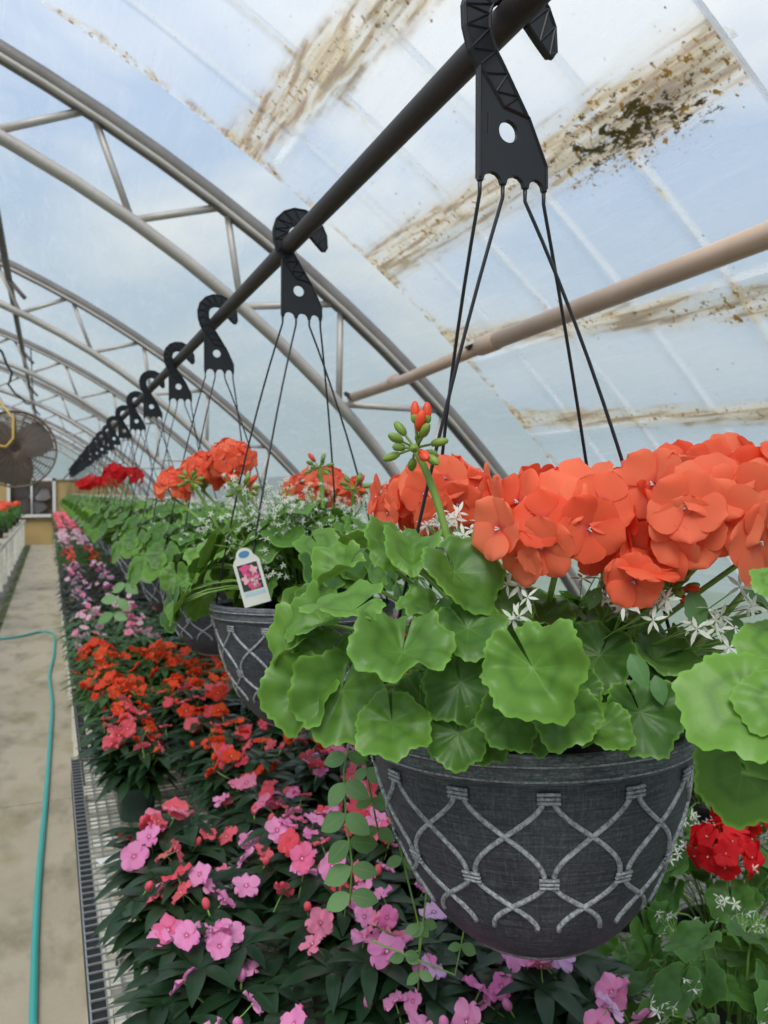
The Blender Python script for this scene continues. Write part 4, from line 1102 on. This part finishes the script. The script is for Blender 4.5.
bench(BX0, BX1, -.6, 2.50, 'near wire-topped growing bench with a dark edge beside the hose', 'benches on the basket side', True)
bo = None
for k in range(9):
    y0 = 2.56+2.6*k; y1 = min(y0+2.54, YEND-.1)
    lab = 'wire-topped growing bench beside the path, %s beyond the nearest one' % ['first','second','third','fourth','fifth','sixth','seventh','eighth','ninth'][k]
    if bo is None: bo = bench(BX0+.03, BX1, y0, y1, lab, 'benches on the basket side')
    else: c = copy_tree(bo); c.location = ((BX0+.03+BX1)/2, y0+1.27, 0); c['label'] = lab
bl = None
for k in range(9):
    y0 = 2.2+2.6*k; lab = 'wire-topped bench on the far side of the path, %s from the near end' % ['first','second','third','fourth','fifth','sixth','seventh','eighth','last'][k]
    if bl is None: bl = bench(-1.9, -.68, y0, y0+2.54, lab, 'benches across the path', False, 'lath')
    else: c = copy_tree(bl); c.location = (-1.29, y0+1.27, 0); c['label'] = lab
# fallen white labels on the bench edge
for i, (x, y, a) in enumerate(((.115,1.76,.3),(.10,3.4,1.0),(.09,4.1,.4))):
    m = MB(); m.smooth = False; m.box((0,0,0), (.055,.03,.001), 0)
    o = m.build('plant_label', M['cream'], None, (x, y, .802)); o.rotation_euler = (0, 0, a)
    tag(o, ['blank white plant label lying on bare wire deck by the front green pots','white label on the bench edge beside orange impatiens','white label on the bench edge beside pale pink impatiens'][i], 'plant label', 'loose labels on the bench')

# ------------------------------------------------------------------ impatiens
def imp_foliage(seed, mat, stems=9, lo=False):
    rg = random.Random(seed); mb = MB()
    tips = []
    for s_i in range(stems):
        a = s_i*2.4+rg.uniform(-.3,.3); q_ = .085*math.sqrt((s_i+.3)/stems); top = V((q_*math.cos(a), q_*math.sin(a), .205-.5*q_+rg.uniform(-.015,.02)))
        base = V((q_*.25*math.cos(a), q_*.25*math.sin(a), .085))
        mb.tube([base, (base+top)/2, top], .003, 4, 1, cap=False); tips.append(top)
        for lvl in range(2 if lo else 3):
            p = top.lerp(base, lvl*.30); nl = 5 if lo else 7
            for k in range(nl):
                b = 2*PI*k/nl+lvl*.5+rg.uniform(-.3,.3); el = .55-.35*lvl+rg.uniform(-.2,.2)
                d = V((math.cos(b), math.sin(b), el)); Ln = rg.uniform(.05,.08)*(1+.12*lvl)
                lance_leaf(mb, p, d, UPV+d*-.3, Ln, Ln*.34, rg.uniform(.25,.6), 0, 4 if lo else 6, None, rg, .3)
    # skirt of lower leaves hiding the pot
    for k in range(8 if lo else 14):
        b = 2*PI*k/(8 if lo else 14)+rg.uniform(-.2,.2); d = V((math.cos(b), math.sin(b), rg.uniform(-.3,.4)))
        lance_leaf(mb, V((.03*math.cos(b), .03*math.sin(b), rg.uniform(.085,.12))), d, UPV, rg.uniform(.07,.09), .028, rg.uniform(.3,.7), 0, 4 if lo else 6, None, rg, .3)
    return mb.mesh('foliage', [mat, M['stem']]), tips
def blossom_mesh(seed, mat, lo=False):
    rg = random.Random(seed); mb = MB(); floret(mb, (0,0,0), UPV, .048, 0, rg, rg.uniform(.05,.3), 1.0, 4 if lo else 6, 2 if lo else 4, ruf=.16); mb.tube([(0,0,0),(0,0,-.02),(.004,0,-.04)], .0012, 4, 1)
    if not lo: mb.ball((0,0,.001), .0022, 2, 6, 4)
    return mb.mesh('blossom', [mat, M['stem'], M['white']])
def bud_mesh(seed, mat):
    mb = MB(); mb.ball((0,0,0), .006, 0, 8, 6, UPV, 1.5); mb.tube([(0,0,-.006),(0,0,-.03)], .0013, 4, 1)
    return mb.mesh('bud', [mat, M['stem']])
IP = {}
for nm in ('ileaf','ileaf_mid','ileaf_purple','ileaf_pale'):
    IP[nm] = [imp_foliage(100+i, M[nm], 9) for i in range(3)]
BL = {nm: [blossom_mesh(200+i, M[nm]) for i in range(4)] for nm in ('pink','lilac','coral','rose','ored','pale','red')}
BLL = {nm: [blossom_mesh(250+i, M[nm], True) for i in range(2)] for nm in BL}
BD = {nm: bud_mesh(300, M[nm]) for nm in BL}
def small_pot(mat, r=.052, h=.092):
    mb = MB(); mb.lathe([(0,.001),(r*.72,.0),(r*.75,.002),(r*.93,h*.86),(r*1.03,h*.86),(r*1.04,h),(r*.98,h),(r*.95,h*.9)], 24, 0); mb.lathe([(0,h*.88),(r*.95,h*.88)], 24, 1)
    return mb.mesh('pot', [mat, M['soil']])
POTG = small_pot(M['gpot']); POTB = small_pot(M['bpot'])
def potted(x, y, fm, cols, nb, label, group, rg, potm=None, near=True, z=.8, sc=1.0):
    root = empty('potted_impatiens', (x, y, z), label, 'potted plant', group)
    root.rotation_euler = (0,0,rg.uniform(0,6.28)); root.scale = (sc,)*3
    link('pot', potm or POTB, root)
    me, tips = rg.choice(IP[fm]); link('foliage', me, root)
    for i in range(nb):
        col = rg.choice(cols)
        tp = tips[i % len(tips)]; a = rg.uniform(0,6.28)
        p = tp + V((.028*math.cos(a), .028*math.sin(a), rg.uniform(.012,.034)))
        b = link('blossom', rg.choice((BL if near else BLL)[col]), root, p)
        b.rotation_euler = (rg.uniform(-.9,.9), rg.uniform(-.9,.9), rg.uniform(0,6.28)); s_ = rg.uniform(.60,1.05); b.scale = (s_,s_*rg.uniform(.75,1),s_)
    if near:
        for i in range(2):
            tp = tips[(nb+i) % len(tips)]; o = link('bud', BD[cols[0]], root, tp+V((rg.uniform(-.02,.02), rg.uniform(-.02,.02), .022))); o.rotation_euler = (rg.uniform(-.5,.5), rg.uniform(-.5,.5), 0)
    return root
rg = random.Random(77)
count = 0; rest = []
def zone(x, y):
    if y < 1.02: return 'ileaf', (['pink','pink','rose','pink','lilac'] if x > .3 else ['pink','pink','pink','rose']), 'orchid pink', 'front'
    if y < 1.62: return 'ileaf', (['coral','rose','pink'] if x < .45 else ['rose','pink','coral','coral']), 'rose and coral pink', 'second'
    if y < 2.30: return 'ileaf', (['coral','coral','ored'] if x > .45 else ['ored','coral']), 'coral red', 'third'
    if y < 3.2: return 'ileaf_mid', ['ored'], 'orange-red', 'fourth'
    if y < 4.3: return 'ileaf_pale', ['pale','rose','pale'], 'pale-leaved pale pink', 'fifth'
    if y < 7.0: return 'ileaf_purple', ['pale','lilac','rose'], 'purple-leaved lilac-pink', 'sixth'
    if y < 9.0: return 'ileaf_mid', ['ored','coral'], 'rusty orange', 'seventh'
    if y < 13: return 'ileaf_pale', ['pale','pink'], 'pale pink', 'eighth'
    return 'ileaf_mid', ['ored','rose'], 'mixed red', 'ninth'
roww = ['aisle-edge row','second row in from the aisle','third row in','fourth row in','fifth row in','sixth row in','seventh row in','innermost row']
y = .42; ri = 0
while y < YEND-.3:
    for i in range(8):
        x = (.19 if y < 2.3 else .165)+.195*i + rg.uniform(-.015,.015); yy = y+rg.uniform(-.015,.015)+(.09 if i % 2 else 0)
        if yy > 3.4 and i > 5: continue
        if yy < 1.66 and x > .62: continue
        if 1.52 < yy < 1.92 and x < .37: continue
        fm, cols, cw, bw = zone(x, yy)
        if count < 292:
            near = yy < 3.2
            nb = rg.randint(12,16) if near else (5 if yy < 4.3 else 3)
            
            lab = '%s impatiens, %s, %s block away' % (cw, roww[i], bw)
            potm = POTG if (1.9 < yy < 2.4) else POTB
            potted(x, yy, fm, cols, nb, lab, '%s impatiens pots in the %s' % (cw, roww[i]), rg, potm, near); count += 1
        else: rest.append((x, yy, fm, cols))
    y += .195 if y < 3.2 else .205; ri += 1
# everything farther: one mass
mb = MB(); slots = ['ileaf_mid','ileaf_pale','ored','pale','rose','gpot']
def mass(mb, plants, leaf_slot_of, rg):
    for (x, yy, fm, cols) in plants:
        ls = 1 if fm == 'ileaf_pale' else 0
        for k in range(20):
            b = rg.uniform(0,6.28); q_ = rg.uniform(0,.09); d = V((math.cos(b), math.sin(b), rg.uniform(-.2,.7)))
            lance_leaf(mb, V((x+q_*math.cos(b), yy+q_*math.sin(b), .8+rg.uniform(.12,.21))), d, UPV, .08, .030, .4, ls, 3, None, rg)
        for k in range(5):
            b = rg.uniform(0,6.28); q_ = rg.uniform(0,.09); c = V((x+q_*math.cos(b), yy+q_*math.sin(b), .8+rg.uniform(.19,.235)))
            floret(mb, c, V((rg.uniform(-.6,.6), rg.uniform(-.9,.2), 1)), .048, {'ored':2,'coral':2,'pale':3,'pink':3,'rose':4}.get(rg.choice(cols),3), rg, .1, 1.2, 2, 2)
        mb.lathe([(.04,0),(.054,.09),(.0,.08)], 10, 5, (x, yy, .8))
mass(mb, rest, None, rg)
o = mb.build('distant_impatiens', [M[s_] for s_ in slots]); tag(o, 'mass of small flowering impatiens pots toward the far end of the benches', 'bedding plants', None, 'stuff')

# ------------------------------------------------------------------ geraniums standing on the bench at the right
def ger_foliage(seed, mat, n=42):
    rg_ = random.Random(seed); mb = MB(); dome_foliage(mb, rg_, n, .165, .12, .13, (.026,.040), .03, 40, 5, crown=V((0,0,.09))); return mb.mesh('foliage', [mat, M['stem']])
GF = [ger_foliage(i, M['bleaf']) for i in (1,2,3)]
GP = small_pot(M['bpot'], .075, .12)
def fillmesh(seed, n):
    rg_ = random.Random(seed); mb = MB(); tg_ = []
    for i in range(n):
        a = rg_.uniform(0,6.28); q_ = math.sqrt(rg_.random())*.15; tg_.append(V((q_*math.cos(a), q_*math.sin(a), .17+.1*(1-(q_/.17)**2)+rg_.uniform(0,.03))))
    filler_spray(mb, tg_, V((0,0,.1)), rg_, .010, 4, .014, 2, .018); return mb.mesh('white_filler_flowers', [M['white'], M['stem'], M['eleaf']])
FM = [fillmesh(i, 18) for i in (1,2)]
def headmesh(mat, seed):
    rt = empty('tmp'); flower_head_parts(rt, V((0,0,0)), .045, 20, mat, V((0,0,-.12)), random.Random(seed), .04, True)
    ms = [(c.name.split('.')[0], c.data) for c in rt.children]
    for c in list(rt.children): bpy.data.objects.remove(c)
    bpy.data.objects.remove(rt); return ms
HR = headmesh(M['red'], 3); HO = headmesh(M['orange'], 4)
gpos = [(.76,.44,0,1,'lowest, beneath the big pot'),(.74,.66,0,1,'below the foot of the big pot'),(.78,1.03,0,0,'behind the foot of the big pot'),(.96,.87,2,1,'with two red heads beside the big pot'),(.98,1.14,2,0,'farther one of the two with red heads'),(1.05,.56,0,1,'below the pale basket leaves'),(1.33,.97,1,0,'inner side, halfway back'),(1.33,.66,1,1,'inner side nearest the camera'),(.78,1.32,0,0,'next to the rose pink impatiens'),(1.08,1.42,1,0,'fourth back, in the middle'),(1.36,1.28,0,0,'inner side, third back'),(1.60,.82,0,1,'by the sloping plastic wall'),(.80,1.60,0,0,'last before the coral red impatiens'),(1.62,1.13,0,0,'by the plastic wall, farther back')]
for i, (x, y, nh, wf, wd) in enumerate(gpos):
    root = empty('potted_geranium', (x, y, .8), 'broad-leaved red geranium on the bench, ' + wd, 'potted plant', 'geraniums standing on the bench')
    root.rotation_euler = (0,0,rg.uniform(0,6.28)) if nh == 0 else (0,0,0)
    link('pot', GP, root); link('foliage', GF[i % 3], root)
    if wf: link('white_filler_flowers', FM[i % 2], root)
    for k in range(nh):
        hx, hy = (-.05+.10*k, -.04+.05*k)
        for nm, me in HR: link(nm, me, root, V((hx, hy, .275+.02*k)))
# tall orange geraniums across the path
for i in range(16):
    y = 9.5+i*.95; x = -.85-.35*(i % 2)
    root = empty('potted_geranium', (x, y, .8), 'tall orange geranium on the bench across the path', 'potted plant', 'geraniums across the path')
    root.scale = (1.4,1.4,1.9); root.rotation_euler = (0,0,rg.uniform(0,6))
    link('pot', GP, root); link('foliage', GF[i % 3], root)
    for k in range(2):
        for nm, me in HO: link(nm, me, root, V((-.05+.1*k, -.03, .27)))
# weeds along the path edge
mb = MB()
for i in range(900):
    x = rg.uniform(-.65,-.52); y = rg.uniform(3.0, 25)
    for k in range(4):
        b = rg.uniform(0,6.28); d = V((math.cos(b), math.sin(b), rg.uniform(.4,1.6))); Ln = rg.uniform(.03,.09)
        lance_leaf(mb, V((x,y,-.012)), d, UPV+d*-.4, Ln, Ln*.22, .4, 0, 3, None, rg)
o = mb.build('weeds', M['drygrass']); tag(o, 'low green weeds growing in gravel beside the concrete path', 'weeds', None, 'stuff')

# ------------------------------------------------------------------ sky and light
w = bpy.data.worlds.new('sky'); scene.world = w; w.use_nodes = True; nt = w.node_tree; nt.nodes.clear()
out = nt.nodes.new('ShaderNodeOutputWorld'); bg = nt.nodes.new('ShaderNodeBackground'); L(nt, bg.outputs[0], out.inputs[0])
tc = coord(nt, 'Generated'); sx = N(nt, 'ShaderNodeSeparateXYZ'); L(nt, tc, sx.inputs[0])
zc = mathn(nt, 'MAXIMUM', sx.outputs[2], .05)
cb = N(nt, 'ShaderNodeCombineXYZ'); L(nt, mathn(nt, 'DIVIDE', sx.outputs[0], mathn(nt, 'ADD', zc, .25)), cb.inputs[0]); L(nt, mathn(nt, 'DIVIDE', sx.outputs[1], mathn(nt, 'ADD', zc, .25)), cb.inputs[1])
cl = noise_n(nt, mapping(nt, cb.outputs[0], (1,1,1), (.35, 1.1, 0)), 1.55, 5, .5, .3)
blue = mixc(nt, ramp(nt, sx.outputs[2], [(0.0, 0.0), (.75, 1.0)]), (.42,.56,.74), (.25,.38,.72))
sky = mixc(nt, ramp(nt, cl, [(.42, 0.0), (.60, 1.0)]), blue, (1.0,.95,.90))
sky = mixc(nt, ramp(nt, sx.outputs[2], [(.10, .95), (.55, 0.0)]), sky, (.26,.33,.33))
L(nt, sky, bg.inputs[0]); bg.inputs[1].default_value = 1.05
sl = bpy.data.lights.new('sun', 'SUN'); sl.energy = 3.2; sl.angle = math.radians(30); sl.color = (1,.95,.87)
so_ = bpy.data.objects.new('sun', sl); COL.objects.link(so_); so_.rotation_euler = (math.radians(32), math.radians(-22), 0)

scene.view_settings.view_transform = 'Standard'; scene.view_settings.look = 'None'; scene.view_settings.gamma = 1; scene.view_settings.use_curve_mapping = False
scene.view_settings.exposure = .25
scene.cycles.use_denoising = True
scene.cycles.transparent_max_bounces = 16
scene.cycles.max_bounces = 7; scene.cycles.diffuse_bounces = 4; scene.cycles.glossy_bounces = 2; scene.cycles.transmission_bounces = 4
scene.cycles.sample_clamp_indirect = 6
